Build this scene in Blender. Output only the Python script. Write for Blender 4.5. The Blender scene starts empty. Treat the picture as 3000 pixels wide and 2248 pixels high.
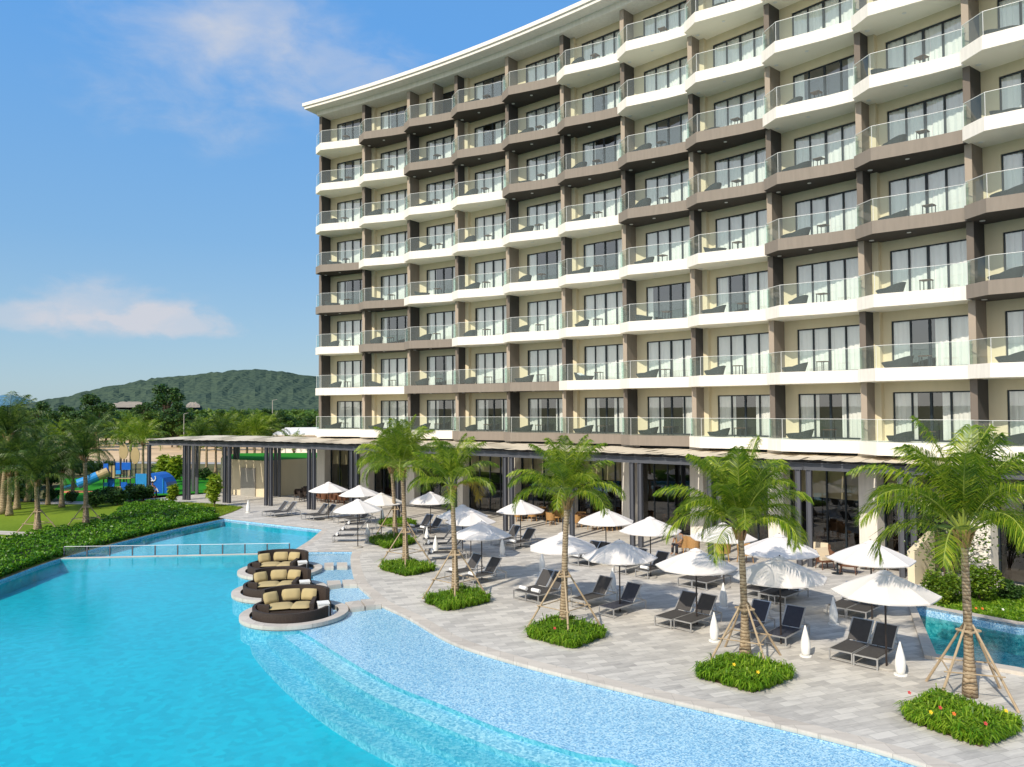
import bpy, math, random
import numpy as np
from mathutils import Vector, Matrix
from mathutils.geometry import delaunay_2d_cdt
R = math.radians
rnd = random.Random(7)
sc = bpy.context.scene
COL = sc.collection
# ------------------------------------------------------------------ camera
CZ = 7.3
F_, PITCH, ROLL = 2274.6, 0.030944, -0.005879
cp, sp = math.cos(PITCH), math.sin(PITCH)
cr, sr = math.cos(ROLL), math.sin(ROLL)
rt0, up0, fw = Vector((1, 0, 0)), Vector((0, -sp, cp)), Vector((0, cp, sp))
rt = rt0*cr + up0*sr
up = up0*cr - rt0*sr
cd = bpy.data.cameras.new('camera'); cam = bpy.data.objects.new('camera', cd); COL.objects.link(cam)
cd.sensor_width = 36; cd.lens = F_/3000*36; cd.clip_end = 8000; cd.clip_start = .1
M = Matrix.Identity(4)
for i in range(3):
    M[i][0], M[i][1], M[i][2] = rt[i], up[i], -fw[i]
M[2][3] = CZ
cam.matrix_world = M
sc.camera = cam

def at(u, v, z=0.0):
    """surveyed point of the plan: source pixel of the photograph -> point on level z"""
    d = rt*((u-1500)/F_) + up*(-(v-1124)/F_) + fw
    t = (z-CZ)/d.z
    return Vector((d.x*t, d.y*t, z))
def zm(ox, oy, s):
    return lambda x, y, z=0.0: at(ox+x/s, oy+y/s, z)
ZA = zm(0, 1500, 2.011); ZB = zm(0, 1000, 2.2112); ZC = zm(700, 1760, 1.8433)
ZD = zm(850, 1200, 2.7637); ZH = zm(1400, 1200, 2.7637); ZI = zm(2200, 1200, 2.7637)
ZJ = zm(2380, 1640, 3.605); ZK = zm(2000, 1648, 2.212); ZL = zm(1600, 1480, 3.687)
ZM = zm(1200, 1500, 2.458); ZN = zm(400, 1200, 4.422); ZS = zm(640, 1560, 4.424); ZP = zm(0, 1100, 4.422)

# ------------------------------------------------------------------ object helpers
def tag(o, label=None, cat=None, group=None, kind=None):
    if label: o['label'] = label
    if cat: o['category'] = cat
    if group: o['group'] = group
    if kind: o['kind'] = kind
    return o
def empty(name, loc=(0, 0, 0), rz=0.0, s=1.0):
    o = bpy.data.objects.new(name, None); COL.objects.link(o)
    o.location = loc; o.rotation_euler = (0, 0, rz); o.scale = (s, s, s); o.empty_display_size = .2
    return o
def children(o): return kids.get(o.name, [])
kids = {}
def link(o, parent=None):
    COL.objects.link(o)
    if parent is not None:
        o.parent = parent; kids.setdefault(parent.name, []).append(o)
    return o
def copy_tree(o, parent=None):
    c = o.copy(); link(c, parent)
    for ch in children(o): copy_tree(ch, c)
    return c
class MB:
    def __init__(s): s.v = []; s.f = []; s.m = []
    def face(s, pts, m=0):
        b = len(s.v); s.v += [tuple(p) for p in pts]; s.f.append(tuple(range(b, b+len(pts)))); s.m.append(m)
    def hexa(s, p, m=0, ms=None):
        """p: 8 points bottom 0-3 (ccw), top 4-7"""
        b = len(s.v); s.v += [tuple(q) for q in p]
        for i, f in enumerate(((3, 2, 1, 0), (4, 5, 6, 7), (0, 1, 5, 4), (1, 2, 6, 5), (2, 3, 7, 6), (3, 0, 4, 7))):
            s.f.append(tuple(b+k for k in f)); s.m.append(ms[i] if ms else m)
    def box(s, x0, x1, y0, y1, z0, z1, m=0):
        s.hexa([(x0, y0, z0), (x1, y0, z0), (x1, y1, z0), (x0, y1, z0), (x0, y0, z1), (x1, y0, z1), (x1, y1, z1), (x0, y1, z1)], m)
    def beam(s, a, b, w, h=None, m=0):
        a, b = Vector(a), Vector(b); h = h or w; d = (b-a).normalized()
        x = d.cross(Vector((0, 0, 1)))
        x = x.normalized() if x.length > 1e-4 else Vector((1, 0, 0))
        y = x.cross(d).normalized()
        q = [(-1, -1), (1, -1), (1, 1), (-1, 1)]
        s.hexa([a+x*(i*w/2)+y*(j*h/2) for i, j in q]+[b+x*(i*w/2)+y*(j*h/2) for i, j in q], m)
    def tube(s, pts, rad, n=8, m=0, cap=True):
        b = len(s.v); pts = [Vector(p) for p in pts]; N = len(pts)
        rad = rad if isinstance(rad, (list, tuple)) else [rad]*N
        for i, p in enumerate(pts):
            d = (pts[min(i+1, N-1)]-pts[max(i-1, 0)]).normalized()
            x = d.cross(Vector((0.01, 1, 0.02))).normalized(); y = d.cross(x)
            for k in range(n):
                a = 2*math.pi*k/n; s.v.append(tuple(p+x*(math.cos(a)*rad[i])+y*(math.sin(a)*rad[i])))
        for i in range(N-1):
            for k in range(n):
                s.f.append((b+i*n+k, b+i*n+(k+1) % n, b+(i+1)*n+(k+1) % n, b+(i+1)*n+k)); s.m.append(m)
        if cap:
            s.f.append(tuple(b+k for k in range(n))[::-1]); s.m.append(m)
            s.f.append(tuple(b+(N-1)*n+k for k in range(n))); s.m.append(m)
    def lathe(s, prof, n=20, m=0, c=(0, 0, 0)):
        b = len(s.v)
        for r_, z in prof:
            for k in range(n):
                a = 2*math.pi*k/n; s.v.append((c[0]+r_*math.cos(a), c[1]+r_*math.sin(a), c[2]+z))
        for i in range(len(prof)-1):
            for k in range(n):
                s.f.append((b+i*n+k, b+i*n+(k+1) % n, b+(i+1)*n+(k+1) % n, b+(i+1)*n+k)); s.m.append(m)
    def prism(s, poly, z0, z1, m=0, mt=None, bottom=True):
        n = len(poly); b = len(s.v)
        ar = sum(poly[i][0]*poly[(i+1) % n][1]-poly[(i+1) % n][0]*poly[i][1] for i in range(n))
        if ar < 0: poly = poly[::-1]
        s.v += [(p[0], p[1], z0) for p in poly]+[(p[0], p[1], z1) for p in poly]
        for i in range(n):
            j = (i+1) % n; s.f.append((b+i, b+j, b+n+j, b+n+i)); s.m.append(m)
        s.f.append(tuple(range(b+n, b+2*n))); s.m.append(m if mt is None else mt)
        if bottom: s.f.append(tuple(range(b, b+n))[::-1]); s.m.append(m)
    def build(s, name, mats, parent=None, smooth=False, loc=None):
        me = bpy.data.meshes.new(name); me.from_pydata(s.v, [], s.f)
        mats = mats if isinstance(mats, (list, tuple)) else [mats]
        for q in mats: me.materials.append(q)
        if len(mats) > 1: me.polygons.foreach_set('material_index', s.m)
        if smooth: me.polygons.foreach_set('use_smooth', [True]*len(s.f))
        me.update()
        o = bpy.data.objects.new(name, me)
        link(o, parent)
        if loc is not None: o.location = loc
        return o
def poly_fill(outer, holes, z):
    """triangulated flat sheet with holes"""
    pts = [Vector((p[0], p[1])) for p in outer]; edges = [(i, (i+1) % len(outer)) for i in range(len(outer))]
    for h in holes:
        b = len(pts); pts += [Vector((p[0], p[1])) for p in h]; edges += [(b+i, b+(i+1) % len(h)) for i in range(len(h))]
    v, e, f, _, _, _ = delaunay_2d_cdt(pts, edges, [], 0, 1e-5)
    def inside(p, poly):
        c = False; n = len(poly)
        for i in range(n):
            a, b_ = poly[i], poly[(i+1) % n]
            if (a[1] > p[1]) != (b_[1] > p[1]) and p[0] < (b_[0]-a[0])*(p[1]-a[1])/(b_[1]-a[1])+a[0]: c = not c
        return c
    mb = MB(); mb.v = [(q.x, q.y, z) for q in v]
    for t in f:
        c = (sum(v[i].x for i in t)/len(t), sum(v[i].y for i in t)/len(t))
        if inside(c, outer) and not any(inside(c, h) for h in holes):
            t = list(t)
            a, b_, d = v[t[0]], v[t[1]], v[t[2]]
            if (b_-a).x*(d-a).y-(b_-a).y*(d-a).x < 0: t = t[::-1]
            mb.f.append(tuple(t)); mb.m.append(0)
    return mb
def inside_poly(p, poly):
    c = False; n = len(poly)
    for i in range(n):
        a, b_ = poly[i], poly[(i+1) % n]
        if (a[1] > p[1]) != (b_[1] > p[1]) and p[0] < (b_[0]-a[0])*(p[1]-a[1])/(b_[1]-a[1])+a[0]: c = not c
    return c
def smooth_curve(pts, sub=6):
    pts = [Vector((p[0], p[1])) for p in pts]; out = []
    P = [pts[0]*2-pts[1]]+pts+[pts[-1]*2-pts[-2]]
    for i in range(1, len(P)-2):
        for k in range(sub):
            t = k/sub; a, b, c, d = P[i-1], P[i], P[i+1], P[i+2]
            out.append(.5*((2*b)+(c-a)*t+(2*a-5*b+4*c-d)*t*t+(3*b-a-3*c+d)*t**3))
    out.append(pts[-1]); return out
def quads_mesh(name, Q, mats, parent=None, mi=None):
    """Q: (n,k,3) array of k-gons"""
    n, k, _ = Q.shape
    me = bpy.data.meshes.new(name)
    me.vertices.add(n*k); me.vertices.foreach_set('co', Q.astype(np.float32).ravel())
    me.loops.add(n*k); me.loops.foreach_set('vertex_index', np.arange(n*k, dtype=np.int32))
    me.polygons.add(n); me.polygons.foreach_set('loop_start', np.arange(0, n*k, k, dtype=np.int32))
    mats = mats if isinstance(mats, (list, tuple)) else [mats]
    for q in mats: me.materials.append(q)
    if mi is not None: me.polygons.foreach_set('material_index', np.asarray(mi, dtype=np.int32))
    me.update(calc_edges=True); me.validate()
    o = bpy.data.objects.new(name, me); link(o, parent); return o

# ------------------------------------------------------------------ materials
def mat(name):
    m = bpy.data.materials.new(name); m.use_nodes = True; nt = m.node_tree
    return m, nt, nt.nodes['Principled BSDF'], nt.nodes['Material Output']
def N(nt, t, **kw):
    n = nt.nodes.new(t)
    for k, v in kw.items():
        if k in ('inputs',):
            for a, b in v.items(): n.inputs[a].default_value = b
        else: setattr(n, k, v)
    return n
def c4(c): return (c[0], c[1], c[2], 1)
def ramp(nt, stops, interp='LINEAR'):
    r = nt.nodes.new('ShaderNodeValToRGB'); r.color_ramp.interpolation = interp
    e = r.color_ramp.elements
    e[0].position, e[0].color = stops[0][0], c4(stops[0][1]); e[1].position, e[1].color = stops[-1][0], c4(stops[-1][1])
    for p, c in stops[1:-1]:
        q = e.new(p); q.color = c4(c)
    return r
def paint(name, col, rough=.6, var=.08, scale=1.2, metal=0, bump=0.0, spec=.4, streak=False):
    m, nt, b, o = mat(name)
    tc = N(nt, 'ShaderNodeNewGeometry')
    mp = N(nt, 'ShaderNodeMapping'); nt.links.new(tc.outputs['Position'], mp.inputs[0])
    if streak: mp.inputs['Scale'].default_value = (3, 3, .35)
    no = N(nt, 'ShaderNodeTexNoise', inputs={'Scale': scale, 'Detail': 5, 'Roughness': .6}); nt.links.new(mp.outputs[0], no.inputs['Vector'])
    r = ramp(nt, [(.25, [c*(1-var) for c in col]), (.75, [min(1, c*(1+var)) for c in col])])
    nt.links.new(no.outputs['Fac'], r.inputs[0]); nt.links.new(r.outputs[0], b.inputs['Base Color'])
    b.inputs['Roughness'].default_value = rough; b.inputs['Metallic'].default_value = metal
    b.inputs['Specular IOR Level'].default_value = spec
    if bump:
        n2 = N(nt, 'ShaderNodeTexNoise', inputs={'Scale': 60, 'Detail': 3}); bp = N(nt, 'ShaderNodeBump', inputs={'Strength': bump, 'Distance': .01})
        nt.links.new(n2.outputs['Fac'], bp.inputs['Height']); nt.links.new(bp.outputs[0], b.inputs['Normal'])
    return m
def leafmat(name, c1, c2, c3, trans=.35, rough=.45):
    m, nt, b, o = mat(name)
    g = N(nt, 'ShaderNodeNewGeometry')
    no = N(nt, 'ShaderNodeTexNoise', inputs={'Scale': .7, 'Detail': 3}); nt.links.new(g.outputs['Position'], no.inputs['Vector'])
    mx = N(nt, 'ShaderNodeMath', operation='ADD'); s2 = N(nt, 'ShaderNodeMath', operation='MULTIPLY', inputs={1: .55})
    nt.links.new(g.outputs['Random Per Island'], s2.inputs[0]); nt.links.new(s2.outputs[0], mx.inputs[0])
    s3 = N(nt, 'ShaderNodeMath', operation='MULTIPLY', inputs={1: .55}); nt.links.new(no.outputs['Fac'], s3.inputs[0]); nt.links.new(s3.outputs[0], mx.inputs[1])
    r = ramp(nt, [(.15, c1), (.5, c2), (.9, c3)]); nt.links.new(mx.outputs[0], r.inputs[0])
    nt.links.new(r.outputs[0], b.inputs['Base Color']); b.inputs['Roughness'].default_value = rough
    b.inputs['Specular IOR Level'].default_value = .3
    tr = N(nt, 'ShaderNodeBsdfTranslucent'); nt.links.new(r.outputs[0], tr.inputs['Color'])
    ms = N(nt, 'ShaderNodeMixShader', inputs={0: trans}); nt.links.new(b.outputs[0], ms.inputs[1]); nt.links.new(tr.outputs[0], ms.inputs[2])
    nt.links.new(ms.outputs[0], o.inputs['Surface'])
    return m
def glass(name, tint, refl=.08, rough=.0, ior=1.5, bump=0, opac=0.0, ocol=(.5, .6, .6)):
    m, nt, b, o = mat(name); nt.nodes.remove(b)
    t = N(nt, 'ShaderNodeBsdfTransparent', inputs={'Color': c4(tint)}); g = N(nt, 'ShaderNodeBsdfGlossy', inputs={'Roughness': rough, 'Color': (1, 1, 1, 1)})
    fr = N(nt, 'ShaderNodeFresnel', inputs={'IOR': ior})
    ge_ = N(nt, 'ShaderNodeNewGeometry'); im = N(nt, 'ShaderNodeMapRange', inputs={1: 0, 2: 1, 3: ior, 4: 1/ior}); nt.links.new(ge_.outputs['Backfacing'], im.inputs[0]); nt.links.new(im.outputs[0], fr.inputs['IOR'])
    ad = N(nt, 'ShaderNodeMath', operation='ADD', inputs={1: refl}, use_clamp=True)
    nt.links.new(fr.outputs[0], ad.inputs[0])
    ms = N(nt, 'ShaderNodeMixShader'); nt.links.new(ad.outputs[0], ms.inputs[0])
    src = t
    if opac:
        d = N(nt, 'ShaderNodeBsdfDiffuse', inputs={'Color': c4(ocol)}); m2 = N(nt, 'ShaderNodeMixShader', inputs={0: opac})
        nt.links.new(t.outputs[0], m2.inputs[1]); nt.links.new(d.outputs[0], m2.inputs[2]); src = m2
    nt.links.new(src.outputs[0], ms.inputs[1]); nt.links.new(g.outputs[0], ms.inputs[2])
    nt.links.new(ms.outputs[0], o.inputs['Surface'])
    return m, nt, fr, g

WHITE_BOUNCE = paint('bounce_lit_soffit', (.93, .87, .73), .8, .04, .6)  # white slab undersides, light bounced from the ground put into the colour
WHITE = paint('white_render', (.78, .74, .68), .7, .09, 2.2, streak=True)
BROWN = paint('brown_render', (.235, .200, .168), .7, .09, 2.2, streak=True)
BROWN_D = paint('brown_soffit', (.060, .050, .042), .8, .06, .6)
BEIGE = paint('beige_wall', (.70, .605, .43), .8, .05, .5, streak=True)
PIERD = paint('dark_pier_front', (.17, .14, .118), .8, .06, .8)
PIERF = paint('pier_front', (.37, .305, .245), .8, .05, .8)
CHAR = paint('charcoal_pier', (.060, .056, .055), .8, .08, .8)
FRAME = paint('dark_frame', (.014, .022, .030), .4, .1, 2)
STEEL = paint('grey_steel', (.085, .09, .108), .5, .12, 1.5, streak=True)
STEELD = paint('dark_beam', (.045, .05, .06), .5, .1, 1.5)
RAILM = paint('polished_rail', (.74, .75, .74), .4, .05, 2, metal=.1)
ALU = paint('aluminium', (.52, .52, .52), .35, .05, 3, metal=.7)
SLING = paint('sling_mesh', (.055, .052, .052), .75, .15, 6, bump=.2)
SLING_SHADED = paint('sling_mesh_shaded', (.038, .042, .062), .75, .15, 6, bump=.2)  # same dark sling with bluish shade put into its colour
RATTAN = paint('dark_rattan', (.040, .028, .022), .7, .35, 25, bump=.6)
RATTANG = paint('grey_rattan', (.032, .035, .036), .7, .35, 25, bump=.6)
WICKER = paint('honey_wicker', (.40, .225, .085), .6, .3, 30, bump=.6)
WICKERD = paint('red_brown_wicker', (.13, .055, .028), .6, .3, 30, bump=.6)
CUSH = paint('sand_cushion', (.42, .335, .17), .9, .06, 4, bump=.15)
CREAM = paint('cream_cushion', (.62, .52, .38), .9, .05, 4)
TOWEL = paint('towel_white', (.82, .82, .82), .95, .04, 8, bump=.3)
BLUEC = paint('blue_cushion', (.06, .28, .55), .9, .1, 4)
WOODT = paint('dark_wood', (.10, .05, .028), .5, .2, 5)
STAKE = paint('bamboo_stake', (.38, .29, .19), .8, .2, 5)
LAMPW = paint('white_lamp', (.80, .79, .76), .5, .02, 3)
POLE = paint('umbrella_pole', (.030, .022, .02), .4, .1, 3)
CONC = paint('concrete', (.36, .34, .31), .85, .1, 1.5)
BPLAY = paint('blue_plastic', (.01, .115, .52), .35, .06, 2)
BLITE = paint('light_blue_plastic', (.03, .26, .62), .3, .06, 2)
TANP = paint('tan_plastic', (.42, .32, .16), .5, .06, 2)
PINK = paint('orange_mat', (.62, .22, .09), .8, .1, 1)
SKIN = paint('skin', (.32, .17, .10), .6, .05, 5)
SHIRT = paint('pale_red_shirt', (.45, .22, .22), .8, .05, 5)
TROUS = paint('dark_trousers', (.015, .017, .025), .8, .1, 5)
HAIR = paint('black_hair', (.01, .009, .008), .5, .1, 5)
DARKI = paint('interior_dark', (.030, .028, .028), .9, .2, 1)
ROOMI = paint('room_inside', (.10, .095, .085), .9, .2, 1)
INTF = paint('interior_floor', (.10, .075, .055), .4, .2, 1)
SOIL = paint('soil', (.07, .045, .028), .95, .2, 6)
EARTH = paint('bare_earth', (.60, .42, .24), .95, .25, .12)
EARTHR = paint('quarry_earth', (.30, .25, .19), .95, .2, .02)
ROOFM = paint('roof_canvas', (.60, .53, .42), .8, .07, .9)
STONE = None

LEAF_PALM = leafmat('palm_leaf', (.026, .078, .006), (.125, .235, .012), (.46, .52, .05), .42, .34)
LEAF_PALM_D = leafmat('palm_leaf_dark', (.010, .034, .007), (.038, .092, .012), (.19, .27, .04), .28, .4)
LEAF_DRY = leafmat('palm_leaf_dry', (.24, .16, .03), (.42, .30, .05), (.55, .38, .06), .3, .6)
LEAF_BED = leafmat('bed_leaf', (.03, .10, .006), (.12, .27, .012), (.32, .46, .04), .35, .38)
LEAF_HEDGE = leafmat('hedge_leaf', (.018, .075, .004), (.065, .20, .008), (.20, .38, .025), .3, .3)
LEAF_TREE = leafmat('tree_leaf', (.012, .040, .010), (.032, .088, .018), (.085, .155, .03), .25, .5)
LEAF_TREE2 = leafmat('tree_leaf_light', (.030, .075, .010), (.075, .150, .02), (.15, .22, .035), .25, .5)
LEAF_SHRUB = leafmat('shrub_leaf', (.035, .085, .008), (.10, .19, .012), (.24, .32, .025), .3, .45)
LEAF_GINGER = leafmat('ginger_leaf', (.08, .16, .01), (.21, .33, .02), (.38, .45, .04), .4, .4)
FL_R = paint('red_petal', (.50, .05, .05), .6, .05, 4); FL_Y = paint('yellow_petal', (.75, .50, .02), .6, .05, 4)
FL_O = paint('orange_petal', (.72, .16, .03), .6, .05, 4); FL_W = paint('white_petal', (.75, .72, .66), .6, .05, 4)

def fabric(name, col, c2=None, tr_=.22):
    m, nt, b, o = mat(name)
    b.inputs['Base Color'].default_value = c4(col); b.inputs['Roughness'].default_value = .9; b.inputs['Specular IOR Level'].default_value = .1
    g = N(nt, 'ShaderNodeNewGeometry'); no = N(nt, 'ShaderNodeTexNoise', inputs={'Scale': 1.8 if c2 else 1.5, 'Detail': 3}); nt.links.new(g.outputs['Position'], no.inputs['Vector'])
    r = ramp(nt, [(.42, c2), (.58, col)] if c2 else [(.3, [c*.95 for c in col]), (.7, col)])
    nt.links.new(no.outputs['Fac'], r.inputs[0]); nt.links.new(r.outputs[0], b.inputs['Base Color'])
    tr = N(nt, 'ShaderNodeBsdfTranslucent'); nt.links.new(r.outputs[0], tr.inputs['Color'])
    ms = N(nt, 'ShaderNodeMixShader', inputs={0: tr_}); nt.links.new(b.outputs[0], ms.inputs[1]); nt.links.new(tr.outputs[0], ms.inputs[2])
    nt.links.new(ms.outputs[0], o.inputs['Surface']); return m
CANOPY = fabric('canopy_white', (.88, .84, .82)); CANOPYB = CANOPY
CURT = fabric('curtain_white', (.95, .95, .91), None, .05); BLIND = fabric('blind_sand', (.72, .58, .34))

def mk_trunk():
    m, nt, b, o = mat('palm_bark'); g = N(nt, 'ShaderNodeTexCoord')
    w = N(nt, 'ShaderNodeTexWave', wave_type='BANDS', bands_direction='Z', wave_profile='SAW', inputs={'Scale': 3.4, 'Distortion': 5.5, 'Detail': 3, 'Detail Scale': 1.5})
    nt.links.new(g.outputs['Object'], w.inputs['Vector'])
    n2 = N(nt, 'ShaderNodeTexNoise', inputs={'Scale': 7, 'Detail': 4}); nt.links.new(g.outputs['Object'], n2.inputs['Vector'])
    r = ramp(nt, [(.0, (.09, .055, .03)), (.18, (.30, .21, .125)), (.6, (.50, .38, .25)), (1, (.62, .50, .35))]); nt.links.new(w.outputs['Color'], r.inputs[0])
    mx = N(nt, 'ShaderNodeMixRGB', blend_type='MULTIPLY', inputs={0: .7}); r2 = ramp(nt, [(.35, (.45, .42, .36)), (.7, (1, 1, 1))])
    nt.links.new(n2.outputs['Fac'], r2.inputs[0]); nt.links.new(r.outputs[0], mx.inputs[1]); nt.links.new(r2.outputs[0], mx.inputs[2])
    nt.links.new(mx.outputs[0], b.inputs['Base Color']); b.inputs['Roughness'].default_value = .9
    bp = N(nt, 'ShaderNodeBump', inputs={'Strength': .8, 'Distance': .03}); nt.links.new(w.outputs['Fac'], bp.inputs['Height']); nt.links.new(bp.outputs[0], b.inputs['Normal'])
    return m
BARK = mk_trunk(); BARK2 = paint('tree_bark', (.12, .085, .055), .9, .25, 4)

def mk_stone(name, rot, bw=.62, bh=.28, light=(.60, .57, .525), dark=(.30, .285, .27)):
    m, nt, b, o = mat(name); g = N(nt, 'ShaderNodeNewGeometry')
    mp = N(nt, 'ShaderNodeMapping'); mp.inputs['Rotation'].default_value = (0, 0, -rot); nt.links.new(g.outputs['Position'], mp.inputs[0])
    br = N(nt, 'ShaderNodeTexBrick', inputs={'Color1': (0, 0, 0, 1), 'Color2': (1, 1, 1, 1), 'Mortar': (.5, .5, .5, 1), 'Scale': 1, 'Mortar Size': .006, 'Mortar Smooth': .3, 'Brick Width': bw, 'Row Height': bh, 'Bias': 0})
    nt.links.new(mp.outputs[0], br.inputs['Vector'])
    m2 = N(nt, 'ShaderNodeMapping'); m2.inputs['Scale'].default_value = (1.6, 7, 1); nt.links.new(mp.outputs[0], m2.inputs[0])
    st = N(nt, 'ShaderNodeTexNoise', inputs={'Scale': 1.0, 'Detail': 7, 'Roughness': .68}); nt.links.new(m2.outputs[0], st.inputs['Vector'])
    big = N(nt, 'ShaderNodeTexNoise', inputs={'Scale': .45, 'Detail': 3}); nt.links.new(g.outputs['Position'], big.inputs['Vector'])
    a1 = N(nt, 'ShaderNodeMath', operation='MULTIPLY', inputs={1: .34}); nt.links.new(br.outputs['Color'], a1.inputs[0])
    a2 = N(nt, 'ShaderNodeMath', operation='MULTIPLY_ADD', inputs={1: .85}); nt.links.new(st.outputs['Fac'], a2.inputs[0]); nt.links.new(a1.outputs[0], a2.inputs[2])
    a3 = N(nt, 'ShaderNodeMath', operation='MULTIPLY_ADD', inputs={1: .35}); nt.links.new(big.outputs['Fac'], a3.inputs[0]); nt.links.new(a2.outputs[0], a3.inputs[2])
    r = ramp(nt, [(.42, dark), (.68, [(a+c)/2 for a, c in zip(light, dark)]), (.95, light)]); nt.links.new(a3.outputs[0], r.inputs[0])
    mx = N(nt, 'ShaderNodeMixRGB', blend_type='MIX'); mx.inputs[2].default_value = c4([c*.62 for c in dark]); 
    mf = N(nt, 'ShaderNodeMath', operation='MULTIPLY', inputs={1: .6}); nt.links.new(br.outputs['Fac'], mf.inputs[0])
    nt.links.new(mf.outputs[0], mx.inputs[0]); nt.links.new(r.outputs[0], mx.inputs[1])
    nt.links.new(mx.outputs[0], b.inputs['Base Color']); b.inputs['Roughness'].default_value = .75
    bp = N(nt, 'ShaderNodeBump', inputs={'Strength': .35, 'Distance': .01}); nt.links.new(a3.outputs[0], bp.inputs['Height']); nt.links.new(bp.outputs[0], b.inputs['Normal'])
    return m
DECK = mk_stone('deck_stone', R(20)); COPE = mk_stone('coping_stone', R(0), .8, .5, (.58, .53, .47), (.40, .36, .32))

def mk_mosaic(name, cols, scale=22.0, deep=None, glint=.0):
    m, nt, b, o = mat(name); g = N(nt, 'ShaderNodeNewGeometry')
    vo = N(nt, 'ShaderNodeTexVoronoi', inputs={'Scale': scale, 'Randomness': .8}); nt.links.new(g.outputs['Position'], vo.inputs['Vector'])
    sx = N(nt, 'ShaderNodeSeparateColor'); nt.links.new(vo.outputs['Color'], sx.inputs[0])
    r = ramp(nt, cols); nt.links.new(sx.outputs[0], r.inputs[0])
    no = N(nt, 'ShaderNodeTexNoise', inputs={'Scale': .35, 'Detail': 4}); nt.links.new(g.outputs['Position'], no.inputs['Vector'])
    r2 = ramp(nt, [(.3, (.93, .95, .96)), (.7, (1.0, 1.0, 1.0))]); nt.links.new(no.outputs['Fac'], r2.inputs[0])
    mx = N(nt, 'ShaderNodeMixRGB', blend_type='MULTIPLY', inputs={0: 1}); nt.links.new(r.outputs[0], mx.inputs[1]); nt.links.new(r2.outputs[0], mx.inputs[2])
    nt.links.new(mx.outputs[0], b.inputs['Base Color']); b.inputs['Roughness'].default_value = .6
    b.inputs['Specular IOR Level'].default_value = .2
    return m
MOS_SH = mk_mosaic('mosaic_pale', [(.0, (.10, .29, .54)), (.3, (.25, .50, .74)), (.6, (.39, .63, .82)), (1, (.64, .79, .88))], 30)
MOS_ST = mk_mosaic('mosaic_step', [(.0, (.09, .37, .56)), (.4, (.21, .54, .70)), (1, (.44, .74, .83))], 18)
MOS_ST2 = mk_mosaic('mosaic_step_deep', [(.0, (.03, .34, .50)), (.4, (.07, .44, .58)), (1, (.20, .58, .68))], 16)
MOS_DP = mk_mosaic('mosaic_deep', [(.0, (.0, .385, .505)), (.5, (.0, .43, .555)), (1, (.0, .48, .60))], 5)
MOS_FAR = mk_mosaic('mosaic_far', [(.0, (.03, .42, .60)), (1, (.10, .58, .74))], 6)
MOS_EDGE = mk_mosaic('mosaic_edge', [(.0, (.10, .38, .46)), (1, (.26, .56, .62))], 12)
MOS_LINE = mk_mosaic('mosaic_step_edge', [(.0, (.03, .30, .44)), (.5, (.09, .42, .54)), (1, (.20, .54, .64))], 16)
MOS_PL = mk_mosaic('mosaic_plunge', [(.0, (.0, .24, .30)), (.5, (.03, .36, .42)), (1, (.10, .50, .54))], 12)

def mk_water():
    m, nt, fr, g = glass('pool_water', (.92, .985, .99), -.01, .02, 1.32)
    ge = N(nt, 'ShaderNodeNewGeometry')
    mp = N(nt, 'ShaderNodeMapping'); mp.inputs['Scale'].default_value = (1, 1.4, 1); nt.links.new(ge.outputs['Position'], mp.inputs[0])
    n1 = N(nt, 'ShaderNodeTexNoise', inputs={'Scale': 4.5, 'Detail': 5, 'Roughness': .65, 'Distortion': .6}); nt.links.new(mp.outputs[0], n1.inputs['Vector'])
    bp = N(nt, 'ShaderNodeBump', inputs={'Strength': .11, 'Distance': .04}); nt.links.new(n1.outputs['Fac'], bp.inputs['Height'])
    nt.links.new(bp.outputs[0], g.inputs['Normal']); nt.links.new(bp.outputs[0], fr.inputs['Normal'])
    return m
WATER = mk_water()
BALG, _, _, _ = glass('balustrade_glass', (.84, .94, .91), .015, .0, 1.38, opac=.05, ocol=(.62, .74, .72))
WING, _, _, _ = glass('window_glass', (.98, .99, .99), .13, .01, 1.5)
SHOPG, _, _, _ = glass('restaurant_glass', (.72, .76, .78), .05, .01, 1.45)
FENG, _, _, _ = glass('fence_glass', (.82, .93, .93), .04, .0, 1.4, opac=.08, ocol=(.5, .7, .7))

def mk_grass(name, c1, c2, s=6):
    m, nt, b, o = mat(name); g = N(nt, 'ShaderNodeNewGeometry')
    n1 = N(nt, 'ShaderNodeTexNoise', inputs={'Scale': s, 'Detail': 6, 'Roughness': .75}); n2 = N(nt, 'ShaderNodeTexNoise', inputs={'Scale': .12, 'Detail': 3})
    nt.links.new(g.outputs['Position'], n1.inputs['Vector']); nt.links.new(g.outputs['Position'], n2.inputs['Vector'])
    a = N(nt, 'ShaderNodeMath', operation='MULTIPLY_ADD', inputs={1: .5}); h = N(nt, 'ShaderNodeMath', operation='MULTIPLY', inputs={1: .5}); nt.links.new(n1.outputs['Fac'], h.inputs[0])
    nt.links.new(n2.outputs['Fac'], a.inputs[0]); nt.links.new(h.outputs[0], a.inputs[2])
    r = ramp(nt, [(.35, c1), (.65, c2)]); nt.links.new(a.outputs[0], r.inputs[0]); nt.links.new(r.outputs[0], b.inputs['Base Color'])
    b.inputs['Roughness'].default_value = .95; b.inputs['Specular IOR Level'].default_value = .1; return m
LAWN = mk_grass('lawn_grass', (.10, .17, .012), (.21, .29, .025), 5)
TURF = mk_grass('play_turf', (.015, .17, .01), (.04, .26, .02), 5)
GROUNDM = mk_grass('rough_ground', (.075, .085, .03), (.20, .17, .085), .3)
DRYG = mk_grass('dry_grass', (.16, .18, .02), (.30, .27, .05), 4)

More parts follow.
